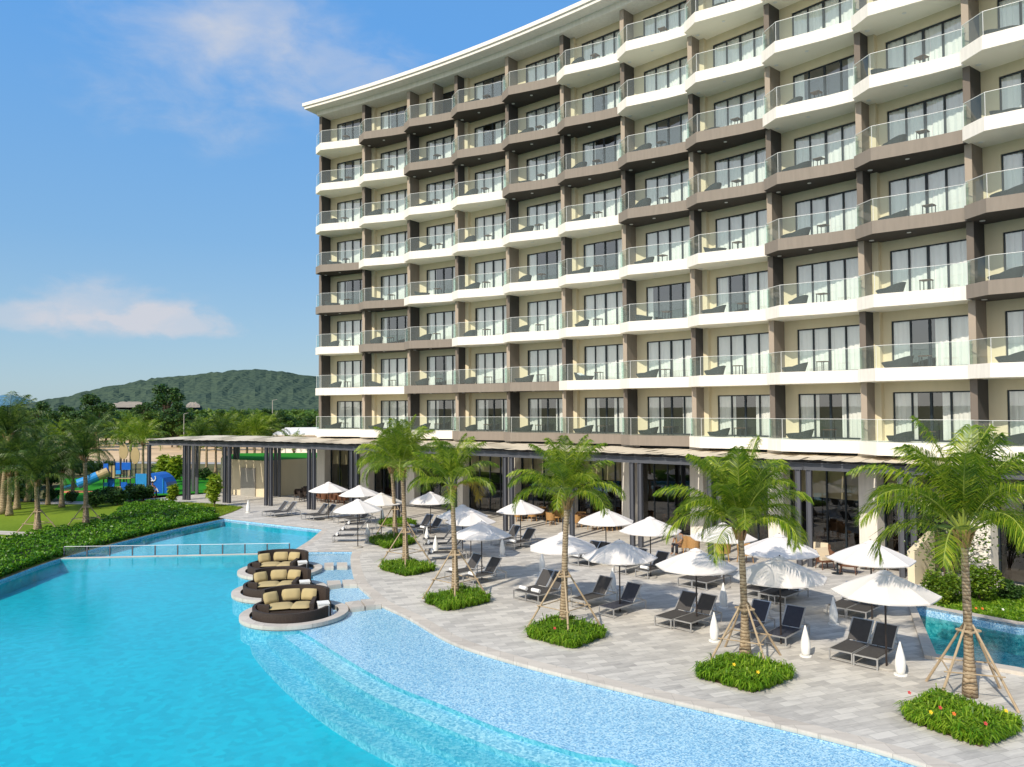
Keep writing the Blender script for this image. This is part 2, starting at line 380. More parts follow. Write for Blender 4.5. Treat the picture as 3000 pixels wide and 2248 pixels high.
def mk_hill(name, c1, c2, haze, hz):
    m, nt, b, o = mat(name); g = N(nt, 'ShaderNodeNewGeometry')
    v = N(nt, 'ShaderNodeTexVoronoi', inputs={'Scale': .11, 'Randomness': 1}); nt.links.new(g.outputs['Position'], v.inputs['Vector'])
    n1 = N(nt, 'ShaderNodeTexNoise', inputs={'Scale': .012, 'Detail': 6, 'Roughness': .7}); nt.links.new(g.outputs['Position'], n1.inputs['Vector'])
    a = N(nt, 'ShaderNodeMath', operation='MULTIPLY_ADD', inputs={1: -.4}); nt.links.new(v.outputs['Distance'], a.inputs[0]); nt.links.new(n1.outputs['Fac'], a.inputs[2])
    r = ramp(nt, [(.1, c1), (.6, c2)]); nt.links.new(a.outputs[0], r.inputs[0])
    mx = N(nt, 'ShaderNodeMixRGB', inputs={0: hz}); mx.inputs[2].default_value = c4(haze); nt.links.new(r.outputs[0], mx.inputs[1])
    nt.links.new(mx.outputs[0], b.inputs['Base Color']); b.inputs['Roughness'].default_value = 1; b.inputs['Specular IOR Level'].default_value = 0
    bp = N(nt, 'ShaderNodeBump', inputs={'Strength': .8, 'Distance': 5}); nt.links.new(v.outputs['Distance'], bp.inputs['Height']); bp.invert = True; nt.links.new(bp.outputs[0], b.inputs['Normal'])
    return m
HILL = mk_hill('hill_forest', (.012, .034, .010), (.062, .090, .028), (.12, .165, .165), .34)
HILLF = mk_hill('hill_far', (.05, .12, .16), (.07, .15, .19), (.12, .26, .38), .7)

# ------------------------------------------------------------------ world and sun
SUN_AZ, SUN_EL = 55, 41     # shadows run towards +X+Y
w = bpy.data.worlds.new('World'); sc.world = w; w.use_nodes = True; nt = w.node_tree
bg = nt.nodes['Background']; bg.inputs[1].default_value = .15
sky = N(nt, 'ShaderNodeTexSky', sky_type='NISHITA', sun_disc=False, sun_elevation=R(SUN_EL), sun_rotation=R(270-SUN_AZ), air_density=1.0, dust_density=.6, ozone_density=3.0)
tc = N(nt, 'ShaderNodeTexCoord')
def cloud(center, radii, scale, thr, soft, seed, amp=1.0):
    """wispy patch of cloud around a sky direction"""
    mp = N(nt, 'ShaderNodeMapping', vector_type='POINT'); nt.links.new(tc.outputs['Generated'], mp.inputs[0])
    cx, cy, cz = center
    mp.inputs['Location'].default_value = (-cx/radii[0], -cy/radii[1], -cz/radii[2]); mp.inputs['Scale'].default_value = (1/radii[0], 1/radii[1], 1/radii[2])
    ln = N(nt, 'ShaderNodeVectorMath', operation='LENGTH'); nt.links.new(mp.outputs[0], ln.inputs[0])
    mr = N(nt, 'ShaderNodeMapRange', inputs={1: 1.0, 2: .0, 3: 0, 4: 1}); nt.links.new(ln.outputs['Value'], mr.inputs[0])
    m2 = N(nt, 'ShaderNodeMapping'); m2.inputs['Location'].default_value = (seed, seed*.7, 0); m2.inputs['Scale'].default_value = (1, 1, 1.9); nt.links.new(tc.outputs['Generated'], m2.inputs[0])
    no = N(nt, 'ShaderNodeTexNoise', inputs={'Scale': scale, 'Detail': 8, 'Roughness': .58, 'Distortion': .3}); nt.links.new(m2.outputs[0], no.inputs['Vector'])
    ad = N(nt, 'ShaderNodeMath', operation='MULTIPLY_ADD', inputs={1: .55}); nt.links.new(mr.outputs[0], ad.inputs[0]); nt.links.new(no.outputs['Fac'], ad.inputs[2])
    th = N(nt, 'ShaderNodeMapRange', inputs={1: thr, 2: thr+soft, 3: 0, 4: amp}, interpolation_type='SMOOTHSTEP'); nt.links.new(ad.outputs[0], th.inputs[0])
    ml = N(nt, 'ShaderNodeMath', operation='MULTIPLY'); sm = N(nt, 'ShaderNodeMapRange', inputs={1: 0, 2: .5, 3: 0, 4: 1}, interpolation_type='SMOOTHSTEP'); nt.links.new(mr.outputs[0], sm.inputs[0])
    nt.links.new(th.outputs[0], ml.inputs[0]); nt.links.new(sm.outputs[0], ml.inputs[1]); return ml
def skydir(u, v):
    d = (rt*((u-1500)/F_)+up*(-(v-1124)/F_)+fw).normalized(); return (d.x, d.y, d.z)
cl = [cloud(skydir(560, 170), (.20, .22, .15), 9, .66, .5, 3.1, .55), cloud(skydir(760, 60), (.16, .22, .12), 8, .68, .42, 7.7, .42), cloud(skydir(980, 200), (.20, .2, .09), 11, .66, .42, 5.1, .42), cloud(skydir(300, 900), (.15, .2, .05), 15, .62, .42, 9.3, .55), cloud(skydir(500, 945), (.11, .2, .032), 18, .60, .34, 1.3, .75), cloud(skydir(80, 930), (.14, .2, .032), 16, .62, .34, 2.3, .55),
      cloud((-.5, -.6, .6), (.5, .5, .3), 3, .7, .4, 4.4, .6)]
cur = cl[0].outputs[0]
for c in cl[1:]:
    a = N(nt, 'ShaderNodeMath', operation='ADD', use_clamp=True); nt.links.new(cur, a.inputs[0]); nt.links.new(c.outputs[0], a.inputs[1]); cur = a.outputs[0]
sz = N(nt, 'ShaderNodeSeparateXYZ'); nt.links.new(tc.outputs['Generated'], sz.inputs[0])
gr0 = ramp(nt, [(0.0, (.37, .51, .59)), (.06, (.30, .475, .62)), (.2, (.19, .41, .69)), (.42, (.115, .36, .78)), (1, (.11, .30, .68))]); nt.links.new(sz.outputs['Z'], gr0.inputs[0])
# pale haze on the sunward sky out of view, brightened as added fill light
dt = N(nt, 'ShaderNodeVectorMath', operation='DOT_PRODUCT'); nt.links.new(tc.outputs['Generated'], dt.inputs[0]); dt.inputs[1].default_value = (-math.cos(R(SUN_AZ)), -math.sin(R(SUN_AZ)), 0)
hzf = N(nt, 'ShaderNodeMapRange', inputs={1: .1, 2: .9, 3: 0, 4: .85}, interpolation_type='SMOOTHSTEP'); nt.links.new(dt.outputs['Value'], hzf.inputs[0])
gr = N(nt, 'ShaderNodeMixRGB'); gr.inputs[2].default_value = (1.25, 1.22, 1.14, 1); nt.links.new(hzf.outputs[0], gr.inputs[0]); nt.links.new(gr0.outputs[0], gr.inputs[1])
gv = N(nt, 'ShaderNodeVectorMath', operation='SCALE', inputs={'Scale': 7.4}); nt.links.new(gr.outputs[0], gv.inputs[0])
hs = N(nt, 'ShaderNodeMixRGB', inputs={0: .80}); nt.links.new(sky.outputs[0], hs.inputs[1]); nt.links.new(gv.outputs[0], hs.inputs[2])
mx = N(nt, 'ShaderNodeMixRGB'); mx.inputs[2].default_value = (4.1, 4.3, 4.8, 1)
nt.links.new(cur, mx.inputs[0]); nt.links.new(hs.outputs[0], mx.inputs[1]); nt.links.new(mx.outputs[0], bg.inputs[0])
sl = bpy.data.lights.new('sun', 'SUN'); so = bpy.data.objects.new('sun', sl); COL.objects.link(so)
sl.energy = 4.6; sl.angle = R(.5); sl.color = (1.0, .905, .75)
tosun = Vector((-math.cos(R(SUN_AZ))*math.cos(R(SUN_EL)), -math.sin(R(SUN_AZ))*math.cos(R(SUN_EL)), math.sin(R(SUN_EL))))
so.rotation_euler = tosun.to_track_quat('Z', 'Y').to_euler(); so.location = tosun*60
sc.view_settings.view_transform = 'Standard'; sc.view_settings.look = 'None'; sc.view_settings.exposure = 0
sc.render.engine = 'CYCLES'
cy = sc.cycles; cy.max_bounces = 8; cy.diffuse_bounces = 4; cy.glossy_bounces = 3; cy.transparent_max_bounces = 24; cy.transmission_bounces = 4
cy.caustics_reflective = False; cy.caustics_refractive = False; cy.use_denoising = True; cy.sample_clamp_indirect = 4

# ------------------------------------------------------------------ plan of the pool
inf_edge = smooth_curve([(-12, -6), (-17, 8), (-20.3, 20), (-22.0, 30), ZA(0, 400), ZA(380, 265), ZA(900, 130), ZA(1320, 40)], 5)
back_edge = [ZA(1600, 72), ZA(1900, 105), ZA(1830, 165), ZA(1715, 237)]
deck_curve = smooth_curve([ZS(1740, 250), ZS(1720, 380), ZS(1790, 640), ZS(1950, 800), ZS(2110, 930), ZM(0, 760), ZM(300, 930), ZM(700, 1060), ZM(1200, 1190), ZM(1700, 1310), ZK(500, 1020), ZK(1000, 1140), ZK(1300, 1220), ZK(1640, 1327), (11.2, 12.6), (13.5, 8), (14.5, 2), (14, -6)], 5)
pool = [(p[0], p[1]) for p in inf_edge+back_edge+deck_curve]
plunge = [tuple(p)[:2] for p in (ZJ(1085, 505), ZJ(1310, 1030), ZJ(2163, 1170), at(3500, 2070), at(3600, 1890), ZJ(2163, 715), ZJ(1600, 605))]
# ground sheet to the horizon, pools cut out of it
gm = poly_fill([(-6000, -2000), (6000, -2000), (6000, 7500), (-6000, 7500)], [pool, plunge], -.012).build('ground', GROUNDM); tag(gm, kind='structure')
deck_outer = [tuple(p)[:2] for p in (ZN(1120, 1412), ZN(1040, 1402), ZN(1240, 1335), ZN(1390, 1268), ZN(1010, 1222), ZN(500, 1200), ZN(100, 1170), ZN(100, 1120), ZN(400, 1108), ZN(1080, 1068))]+[(-27, 76), (50, 76), (50, -10), (14.2, -5.8)]
dk_poly = [(p[0], p[1]) for p in deck_outer]+[(p[0], p[1]) for p in deck_curve[::-1][1:]]+[(p[0], p[1]) for p in back_edge[::-1]]+[tuple(inf_edge[-1])]
dk = poly_fill(dk_poly, [plunge], 0.0).build('terrace_paving', DECK); tag(dk, kind='structure')
# coping band along the curved edge
def offset(curve, d):
    out = []
    for i, p in enumerate(curve):
        a = Vector(curve[max(i-1, 0)][:2]); b = Vector(curve[min(i+1, len(curve)-1)][:2]); t = (b-a).normalized(); out.append(Vector((p[0]-t.y*d, p[1]+t.x*d)))
    return out
def strip(mb, c0, c1, z0, z1, m=0):
    for i in range(len(c0)-1):
        mb.face([(c0[i][0], c0[i][1], z0), (c0[i+1][0], c0[i+1][1], z0), (c1[i+1][0], c1[i+1][1], z1), (c1[i][0], c1[i][1], z1)][::-1], m)
mb = MB(); c_in = offset(deck_curve, -.03); c_out = offset(deck_curve, .42)
strip(mb, c_in, c_out, .006, .006); strip(mb, c_in, c_in, -.1, .006)
bk = [Vector(p[:2]) for p in [inf_edge[-1]]+back_edge+[deck_curve[0]]]
strip(mb, offset(bk, -.02), offset(bk, .4), .005, .005)
tag(mb.build('pool_coping', COPE), kind='structure')
# pool shell
PL = [Vector(p) for p in pool]
mb = MB(); mb.face([(p[0], p[1], -.72) for p in pool]); mb.build('pool_floor', MOS_DP)['kind'] = 'structure'
mb = MB()
for i in range(len(pool)):
    a, b_ = pool[i], pool[(i+1) % len(pool)]; mb.face([(a[0], a[1], -1.15), (b_[0], b_[1], -1.15), (b_[0], b_[1], -.22), (a[0], a[1], -.22)], 1); mb.face([(a[0], a[1], -.22), (b_[0], b_[1], -.22), (b_[0], b_[1], -.012), (a[0], a[1], -.012)])
tag(mb.build('pool_wall', [MOS_SH, MOS_DP]), kind='structure')
mb = MB(); mb.face([(p[0], p[1], -.055) for p in pool][::-1]); tag(mb.build('pool_water', WATER), kind='structure')
# far basin behind the glass fence
FE0, FE1 = ZA(345, 270), ZA(1715, 240)
far = [FE0[:2], FE1[:2]]+[p[:2] for p in back_edge[:3][::-1]]+[tuple(inf_edge[-1])]+[tuple(p) for p in inf_edge[::-1] if p[1] > FE0[1]+.3]
mb = MB(); mb.prism([(p[0]+(.1 if i > 4 else 0), p[1]) for i, p in enumerate(far)], -1.1, -.50); tag(mb.build('far_basin_floor', MOS_FAR), kind='structure')
mb = MB(); mb.beam((FE0.x, FE0.y, -.45), (FE1.x, FE1.y, -.45), .28, .80); mb.beam((FE0.x, FE0.y, -.03), (FE1.x, FE1.y, -.03), .24, .03, 1); tag(mb.build('basin_dividing_wall', [MOS_DP, COPE]), kind='structure')
# shallow shelf and three steps
s_sh = [ZS(1010, 275), ZS(1180, 420), ZS(1240, 620), ZS(1250, 850), ZC(300, 100), ZC(420, 190), ZC(780, 400), ZC(1100, 530), ZC(1450, 670), ZC(1850, 790), ZC(2211, 880), (5.6, 11.5), (7, 5), (7, -5)]
s_dp = [ZS(900, 275), ZS(900, 420), ZS(850, 640), ZS(700, 900), ZC(60, 130), ZC(200, 310), ZC(500, 540), ZC(900, 745), ZC(1300, 900), ZC(1500, 960), ZC(1650, 1010), (2.6, 9.5), (3.5, 4), (3.5, -5)]
zs = [-.15, -.26, -.38, -.52]
for k in range(4):
    t = k/3; cv = smooth_curve([(a[0]*(1-t)+b_[0]*t, a[1]*(1-t)+b_[1]*t) for a, b_ in zip(s_sh, s_dp)], 4)
    poly = [tuple(p) for p in cv]+[tuple(p) for p in offset(deck_curve, .0)[::-1]]
    mb = poly_fill(poly, [], zs[k]); strip(mb, cv, cv, -1.15, zs[k], 1)
    tag(mb.build('pool_shelf' if k == 0 else 'pool_step', [[MOS_SH, MOS_ST, MOS_ST2, MOS_ST2][k], MOS_LINE]), kind='structure')
# infinity edge kerb and its outer channel
mb = MB(); e0 = offset(inf_edge, -.02); e1 = offset(inf_edge, .22); e1b = offset(inf_edge, .30)
strip(mb, e0, e1, -.045, -.045); strip(mb, e1, e1, -.045, -.4); tag(mb.build('infinity_edge', MOS_EDGE), kind='structure')
# plunge pool
mb = MB(); mb.face([(p[0], p[1], -.9) for p in plunge]); 
for i in range(len(plunge)):
    a, b_ = plunge[i], plunge[(i+1) % len(plunge)]; mb.face([(a[0], a[1], -.9), (b_[0], b_[1], -.9), (b_[0], b_[1], -.24), (a[0], a[1], -.24)], 0); mb.face([(a[0], a[1], -.24), (b_[0], b_[1], -.24), (b_[0], b_[1], .09), (a[0], a[1], .09)], 1)
tag(mb.build('plunge_pool_shell', [MOS_PL, MOS_SH]), kind='structure')
mb = MB(); mb.face([(p[0], p[1], -.12) for p in plunge]); tag(mb.build('plunge_pool_water', WATER), kind='structure')
mb = MB()
n_ = len(plunge); cxp = sum(p[0] for p in plunge)/n_; cyp = sum(p[1] for p in plunge)/n_
outp = []
for i in range(n_):
    a, b_, c_ = Vector(plunge[i-1]), Vector(plunge[i]), Vector(plunge[(i+1) % n_])
    t1 = (b_-a).normalized(); t2 = (c_-b_).normalized(); nn = Vector((t1.y, -t1.x))+Vector((t2.y, -t2.x)); nn.normalize()
    if nn.dot(b_-Vector((cxp, cyp))) < 0: nn = -nn
    outp.append(b_+nn*.42)
for i in range(n_):
    j = (i+1) % n_; a, b_ = plunge[i], plunge[j]; c_, d_ = outp[i], outp[j]
    mb.hexa([(a[0], a[1], .0), (b_[0], b_[1], .0), (d_[0], d_[1], .0), (c_[0], c_[1], .0), (a[0], a[1], .1), (b_[0], b_[1], .1), (d_[0], d_[1], .1), (c_[0], c_[1], .1)])
tag(mb.build('plunge_pool_coping', COPE), kind='structure')

# ------------------------------------------------------------------ lawns, paths, far land
def sheet(name, pts, z, m): return tag(poly_fill([tuple(p)[:2] for p in pts], [], z).build(name, m), kind='structure')
sheet('lawn', (ZB(-900, 1330), ZB(-900, 1060), ZB(-100, 1040), ZB(350, 1045), ZB(900, 1040), ZB(1300, 1040), ZB(1560, 1075), ZB(1480, 1110), ZB(1390, 1150), ZA(1300, 36), ZA(900, 120), ZA(380, 255), ZA(0, 385), (-26, 20), (-40, 10)), -.004, LAWN)
sheet('garden_path', (ZB(-500, 1215), ZB(0, 1228), ZB(220, 1238), ZB(215, 1262), ZB(0, 1252), ZB(-500, 1240)), .002, COPE)
sheet('playground_turf', (ZB(330, 985), ZB(420, 890), ZB(800, 870), ZB(1500, 880), ZB(1600, 960), ZB(1200, 1000), ZB(940, 1022), ZB(560, 1040), ZB(380, 1025)), .0, TURF)
sheet('kerb_path', (ZB(250, 1040), ZB(560, 1038), ZB(640, 1036), ZB(640, 1056), ZB(250, 1056)), .003, COPE)
sheet('sand_field', (ZB(-400, 860), ZB(0, 800), ZB(600, 775), ZB(1800, 790), ZB(2300, 770), ZB(2300, 690), ZB(1600, 655), ZB(800, 628), ZB(300, 640), ZB(-400, 660)), .004, EARTH)
sheet('distant_road', (ZB(-400, 815), ZB(600, 790), ZB(1800, 800), ZB(1800, 788), ZB(600, 778), ZB(-400, 800)), .008, CONC)
# hills
HTOP = []
def hill(name, D, prof, m, depth, jit, seed):
    r_ = random.Random(seed); mb = MB(); xs = []
    prof = [(u/.73733, v/.73733) for u, v in prof]
    n = 120; rows = 14
    top = []
    for i in range(n+1):
        u = prof[0][0]+(prof[-1][0]-prof[0][0])*i/n
        for a, b_ in zip(prof, prof[1:]):
            if a[0] <= u <= b_[0]+1e-6: t = (u-a[0])/(b_[0]-a[0]); t2 = t; v = a[1]*(1-t2)+b_[1]*t2; break
        d = rt*((u-1500)/F_)+up*(-(v-1124)/F_)+fw; k = D/d.y
        top.append((d.x*k, max(0, CZ+d.z*k)))
    for j in range(rows+1):
        s_ = j/rows
        for i, (x, h) in enumerate(top):
            y = D-depth*(1-s_)
            e = math.sin(s_*math.pi/2)**1.1
            mb.v.append((x*(y/D), y, h*e*(y/D)+(r_.uniform(-jit, jit)*min(1, s_*3) if h > 4 else 0)-1*(1-s_)))
    if name == 'forested_hill': HTOP.extend(top)
    W = n+1
    for j in range(rows):
        for i in range(n): mb.f.append((j*W+i, j*W+i+1, (j+1)*W+i+1, (j+1)*W+i)); mb.m.append(0)
    b0 = len(mb.v)
    o = mb.build(name, m, smooth=False); tag(o, kind='structure'); return o
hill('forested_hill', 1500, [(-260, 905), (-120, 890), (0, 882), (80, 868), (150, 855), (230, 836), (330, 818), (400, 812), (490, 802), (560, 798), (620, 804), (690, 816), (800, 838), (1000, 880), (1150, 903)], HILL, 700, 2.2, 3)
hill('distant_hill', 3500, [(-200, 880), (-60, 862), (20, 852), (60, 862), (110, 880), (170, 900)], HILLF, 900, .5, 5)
# quarry scars draped on the slope
def slope_hit(u, v):
    d = rt*((u/.73733-1500)/F_)+up*(-(v/.73733-1124)/F_)+fw
    y = 820.0
    while y < 1495:
        x = d.x/d.y*y; z = CZ+d.z/d.y*y; h = 0; xt = x*1500/y
        for a, b_ in zip(HTOP, HTOP[1:]):
            if a[0] <= xt <= b_[0]: h = a[1]+(b_[1]-a[1])*(xt-a[0])/(b_[0]-a[0]); break
        if h*math.sin((1-(1500-y)/700)*math.pi/2)**1.1*(y/1500) > z-1: break
        y += 6
    return (d.x/d.y*(y-12), y-12, CZ+d.z/d.y*(y-12))
for (u0, u1, v0, v1) in ((240, 318, 866, 880), (402, 432, 868, 880)):
    mb = MB(); nx, ny = 12, 4; qr = random.Random(int(u0))
    for j in range(ny+1):
        for i in range(nx+1):
            t = i/nx; prof = math.sin(math.pi*min(1, max(0, t*.92+.04)))**.5; w_ = v1-(v1-v0)*prof*(j/ny)*(.8+.3*qr.random()); mb.v.append(slope_hit(u0+(u1-u0)*t, w_+(.8*qr.random() if j == 0 else 0)))
    for j in range(ny):
        for i in range(nx): mb.f.append((j*(nx+1)+i, j*(nx+1)+i+1, (j+1)*(nx+1)+i+1, (j+1)*(nx+1)+i)); mb.m.append(0)
    tag(mb.build('quarry_slope', EARTHR), kind='structure')

# ------------------------------------------------------------------ hotel
Z0F, HF = 5.66, 3.3           # first balcony floor, storey height
FX, FY, FTH, FS, FK = -14.478, 64.1106, -.534706, 4.765386, -.00844427
def fh(n): return FTH+FK*FS*n
def fp(n, out, z):
    h = fh(n)
    x = FX+(math.sin(h)-math.sin(FTH))/FK; y = FY-(math.cos(h)-math.cos(FTH))/FK
    return Vector((x+math.sin(h)*out, y-math.cos(h)*out, z))
def fbox(mb, n0, n1, o0, o1, z0, z1, m=0, ms=None):
    """box in facade coordinates; sides: front = out1"""
    mb.hexa([fp(n0, o1, z0), fp(n1, o1, z0), fp(n1, o0, z0), fp(n0, o0, z0), fp(n0, o1, z1), fp(n1, o1, z1), fp(n1, o0, z1), fp(n0, o0, z1)], m, ms)
NB, NK = 12, 8
WHITES = {0: [7, 6, 5, 2, 1, 0], 1: [6, 5, 4, 1, 0], 2: [5, 4, 3, 0], 3: [5, 4, 3, 2], 4: [4, 3, 2], 5: [7, 4, 3, 2, 1], 6: [7, 6, 3, 2, 1], 7: [7, 6, 3, 2, 1, 0], 8: [7, 6, 5, 2, 1, 0], 9: [7, 6, 5, 2, 1, 0], 10: [7, 6, 5, 4, 1, 0], 11: [7, 6, 5, 4, 1, 0]}
hotel = empty('hotel_building', fp(0, 0, 0)*1.0)
hotel.location = (0, 0, 0)
tag(hotel, 'eight storey beige hotel with zigzag white and brown balconies', 'hotel')
# body wall
mb = MB()
for b in range(NB):
    for k in range(NK):
        zf = Z0F+HF*k; zt = zf+2.72
        w0, w1 = b, b+.715
        L, Rr = b-.15, b+.80
        for (a, c, z0, z1) in ((L, w0, zf, zt), (w1, Rr, zf, zt), (w0, w1, zf+2.25, zt)):
            mb.face([fp(a, 0, z0), fp(c, 0, z0), fp(c, 0, z1), fp(a, 0, z1)])
        # reveals
        mb.face([fp(w0, 0, zf), fp(w0, -.14, zf), fp(w0, -.14, zf+2.25), fp(w0, 0, zf+2.25)]); mb.face([fp(w1, -.14, zf), fp(w1, 0, zf), fp(w1, 0, zf+2.25), fp(w1, -.14, zf+2.25)])
        mb.face([fp(w0, 0, zf+2.25), fp(w0, -.14, zf+2.25), fp(w1, -.14, zf+2.25), fp(w1, 0, zf+2.25)])
        if b % 2: fbox(mb, b-.148, b-.085, .001, .28, zf, zt)
    for k in range(NK+1):   # band behind slabs
        zf = Z0F+HF*k; mb.face([fp(b-.2, 0, zf-.58), fp(b+.8, 0, zf-.58), fp(b+.8, 0, zf), fp(b-.2, 0, zf)])
mb.build('wall', BEIGE, hotel)
# end wall and rear volume, closed
mb = MB(); ztop = Z0F+HF*8
nl, nr = -.2, NB-.2
for z0, z1 in ((0, ztop),):
    mb.face([fp(nl, -14, z0), fp(nl, 0, z0), fp(nl, 0, z1), fp(nl, -14, z1)]); mb.face([fp(nr, 0, z0), fp(nr, -14, z0), fp(nr, -14, z1), fp(nr, 0, z1)])
for i in range(NB): mb.face([fp(i+.8, -14, 0), fp(i-.2, -14, 0), fp(i-.2, -14, ztop), fp(i+.8, -14, ztop)])
mb.build('rear_wall', BEIGE, hotel)
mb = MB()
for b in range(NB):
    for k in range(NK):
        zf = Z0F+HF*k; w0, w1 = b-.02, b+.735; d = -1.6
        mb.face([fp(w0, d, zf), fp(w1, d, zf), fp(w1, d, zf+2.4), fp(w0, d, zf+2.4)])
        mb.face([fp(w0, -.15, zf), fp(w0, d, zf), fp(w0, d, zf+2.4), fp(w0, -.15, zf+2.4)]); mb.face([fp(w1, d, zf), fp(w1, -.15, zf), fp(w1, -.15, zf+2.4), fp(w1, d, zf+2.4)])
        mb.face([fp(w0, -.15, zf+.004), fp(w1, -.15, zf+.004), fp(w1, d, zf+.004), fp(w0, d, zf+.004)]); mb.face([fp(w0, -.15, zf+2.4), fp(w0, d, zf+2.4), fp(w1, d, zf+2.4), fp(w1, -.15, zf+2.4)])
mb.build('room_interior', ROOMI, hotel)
PLAN = [(-.17, 1.62), (.06, 2.2), (.56, 1.55), (.83, 1.32)]
wr = random.Random(21)
for b in range(NB):
    for k in range(NK):
        zf = Z0F+HF*k; white = k in WHITES[b]
        mb = MB(); g = .0006
        pts = [fp(b-.17+g, -.02, 0), fp(b-.17+g, 1.62, 0)]+[fp(b+dn, o_, 0) for dn, o_ in PLAN[1:3]]+[fp(b+.83-g, 1.32, 0), fp(b+.83-g, -.02, 0)]
        mb.prism([(p.x, p.y) for p in pts], zf-.58, zf, 0)
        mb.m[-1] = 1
        sl_ = mb.build('balcony_slab', [WHITE, WHITE_BOUNCE] if white else [BROWN, BROWN_D], hotel)
        mb = MB()
        for (dn, o_, r_) in ((.30, 1.15, .09), (-.09, .85, .11)):
            c = fp(b+dn, o_, zf-.6); mb.lathe([(r_, .02), (r_, 0), (0, 0)], 10, 0, c)
        mb.build('downlight', LAMPW, sl_)
        # balustrade
        gp = [(-.165, 1.20), (-.165, 1.52), (.06, 2.09), (.56, 1.46), (.83, 1.22)]
        mb = MB(); hr = MB(); g0 = [fp(b+dn, o_, 0) for dn, o_ in gp]
        for i in range(4):
            a, c = g0[i].copy(), g0[i+1].copy(); a.z = c.z = 0
            d = (c-a).normalized()*.012; q = Vector((d.y, -d.x, 0))*.5
            A, B = a+d, c-d
            mb.face([(A.x, A.y, zf+.02), (B.x, B.y, zf+.02), (B.x, B.y, zf+1.0), (A.x, A.y, zf+1.0)])
            hr.beam((a.x, a.y, zf+1.01), (c.x, c.y, zf+1.01), .026, .018)
        for i in (1, 2): hr.beam((g0[i].x, g0[i].y, zf), (g0[i].x, g0[i].y, zf+1), .018)
        hr.beam((g0[0].x, g0[0].y, zf+.01), (g0[1].x, g0[1].y, zf+.01), .02)
        bl = mb.build('balustrade', BALG, hotel); hr.build('handrail', RAILM, bl)
        # pier
        dark = (b+k) % 2 == 0 or b == 0
        mb = MB(); fbox(mb, b-.205, b-.148, 0.0, 1.03, zf, zf+2.72, 0)
        fbox(mb, b-.207, b-.1458, 1.03, 1.06, zf, zf+2.72, 1)
        mb.build('pier', [CHAR if dark else BROWN, PIERD if dark else PIERF], hotel)
        # window
        fr = MB(); gl = MB(); ct = MB(); cts = []; n4 = 4; w0, w1 = b+.004, b+.711; t = .012
        fbox(fr, w0, w1, -.10, -.03, zf+2.19, zf+2.245); fbox(fr, w0, w1, -.10, -.03, zf+.01, zf+.08)
        for i in range(5):
            c = w0+(w1-w0)*i/4; hw = .011 if i == 2 else .008
            fbox(fr, max(w0, c-hw), min(w1, c+hw), -.10, -.02 if i != 2 else -.005, zf+.08, zf+2.19)
        for i in range(4):
            a = w0+(w1-w0)*i/4+.012; c = w0+(w1-w0)*(i+1)/4-.012; o_ = -.07 if i in (0, 3) else -.05
            gl.face([fp(a, o_, zf+.08), fp(c, o_, zf+.08), fp(c, o_, zf+2.19), fp(a, o_, zf+2.19)])
        style = wr.random()
        if style < .68: spans = [(0.0, 1.0)]
        elif style < .80: spans = [(0, .26), (.52, 1)]
        elif style < .92: spans = [(0, .3), (.72, 1)]
        else: spans = [(0, .18), (.8, 1)]
        spans = [(a_+(wr.uniform(0, .05) if a_ > 0 else 0), c_-(wr.uniform(0, .08) if c_ < 1 else 0)) for a_, c_ in spans]
        if k == 0 and b > 1: spans = [(0, .3), (.62+.1*wr.random(), 1)]
        ph = wr.random()*6
        for s0, s1 in spans:
            m_ = int((s1-s0)*44)
            pr = None
            for i in range(m_+1):
                s_ = s0+(s1-s0)*i/m_; o_ = -.165+.03*math.sin(s_*86+ph+1.5*math.sin(s_*17+ph))
                cur_ = (fp(w0+(w1-w0)*s_, o_, zf+.03), fp(w0+(w1-w0)*s_, o_, zf+2.2))
                if pr: ct.face([pr[0], cur_[0], cur_[1], pr[1]])
                pr = cur_
            cts.append(ct); ct = MB()
        wd = fr.build('window', FRAME, hotel); gl.build('pane', WING, wd)
        for ct in cts: ct.build('curtain', CURT, wd, smooth=False)
# last pier on the right, top-floor intermediate pier
# roof with stepped fascia
def fslab(mb, n0, n1, o0, o1, z0, z1, m=0, seg=24):
    for i in range(seg):
        a = n0+(n1-n0)*i/seg; c = n0+(n1-n0)*(i+1)/seg
        mb.hexa([fp(a, o1, z0), fp(c, o1, z0), fp(c, o0, z0), fp(a, o0, z0), fp(a, o1, z1), fp(c, o1, z1), fp(c, o0, z1), fp(a, o0, z1)], m)
mb = MB(); zr = ztop
fslab(mb, -.2, NB-.1, 0, 1.35, zr-.58, zr-.16); fslab(mb, -.32, NB, -14.3, 2.22, zr-.20, zr+.02); fslab(mb, -.35, NB+.03, -14.5, 2.32, zr+.022, zr+.28)
mb.build('roof', WHITE, hotel)
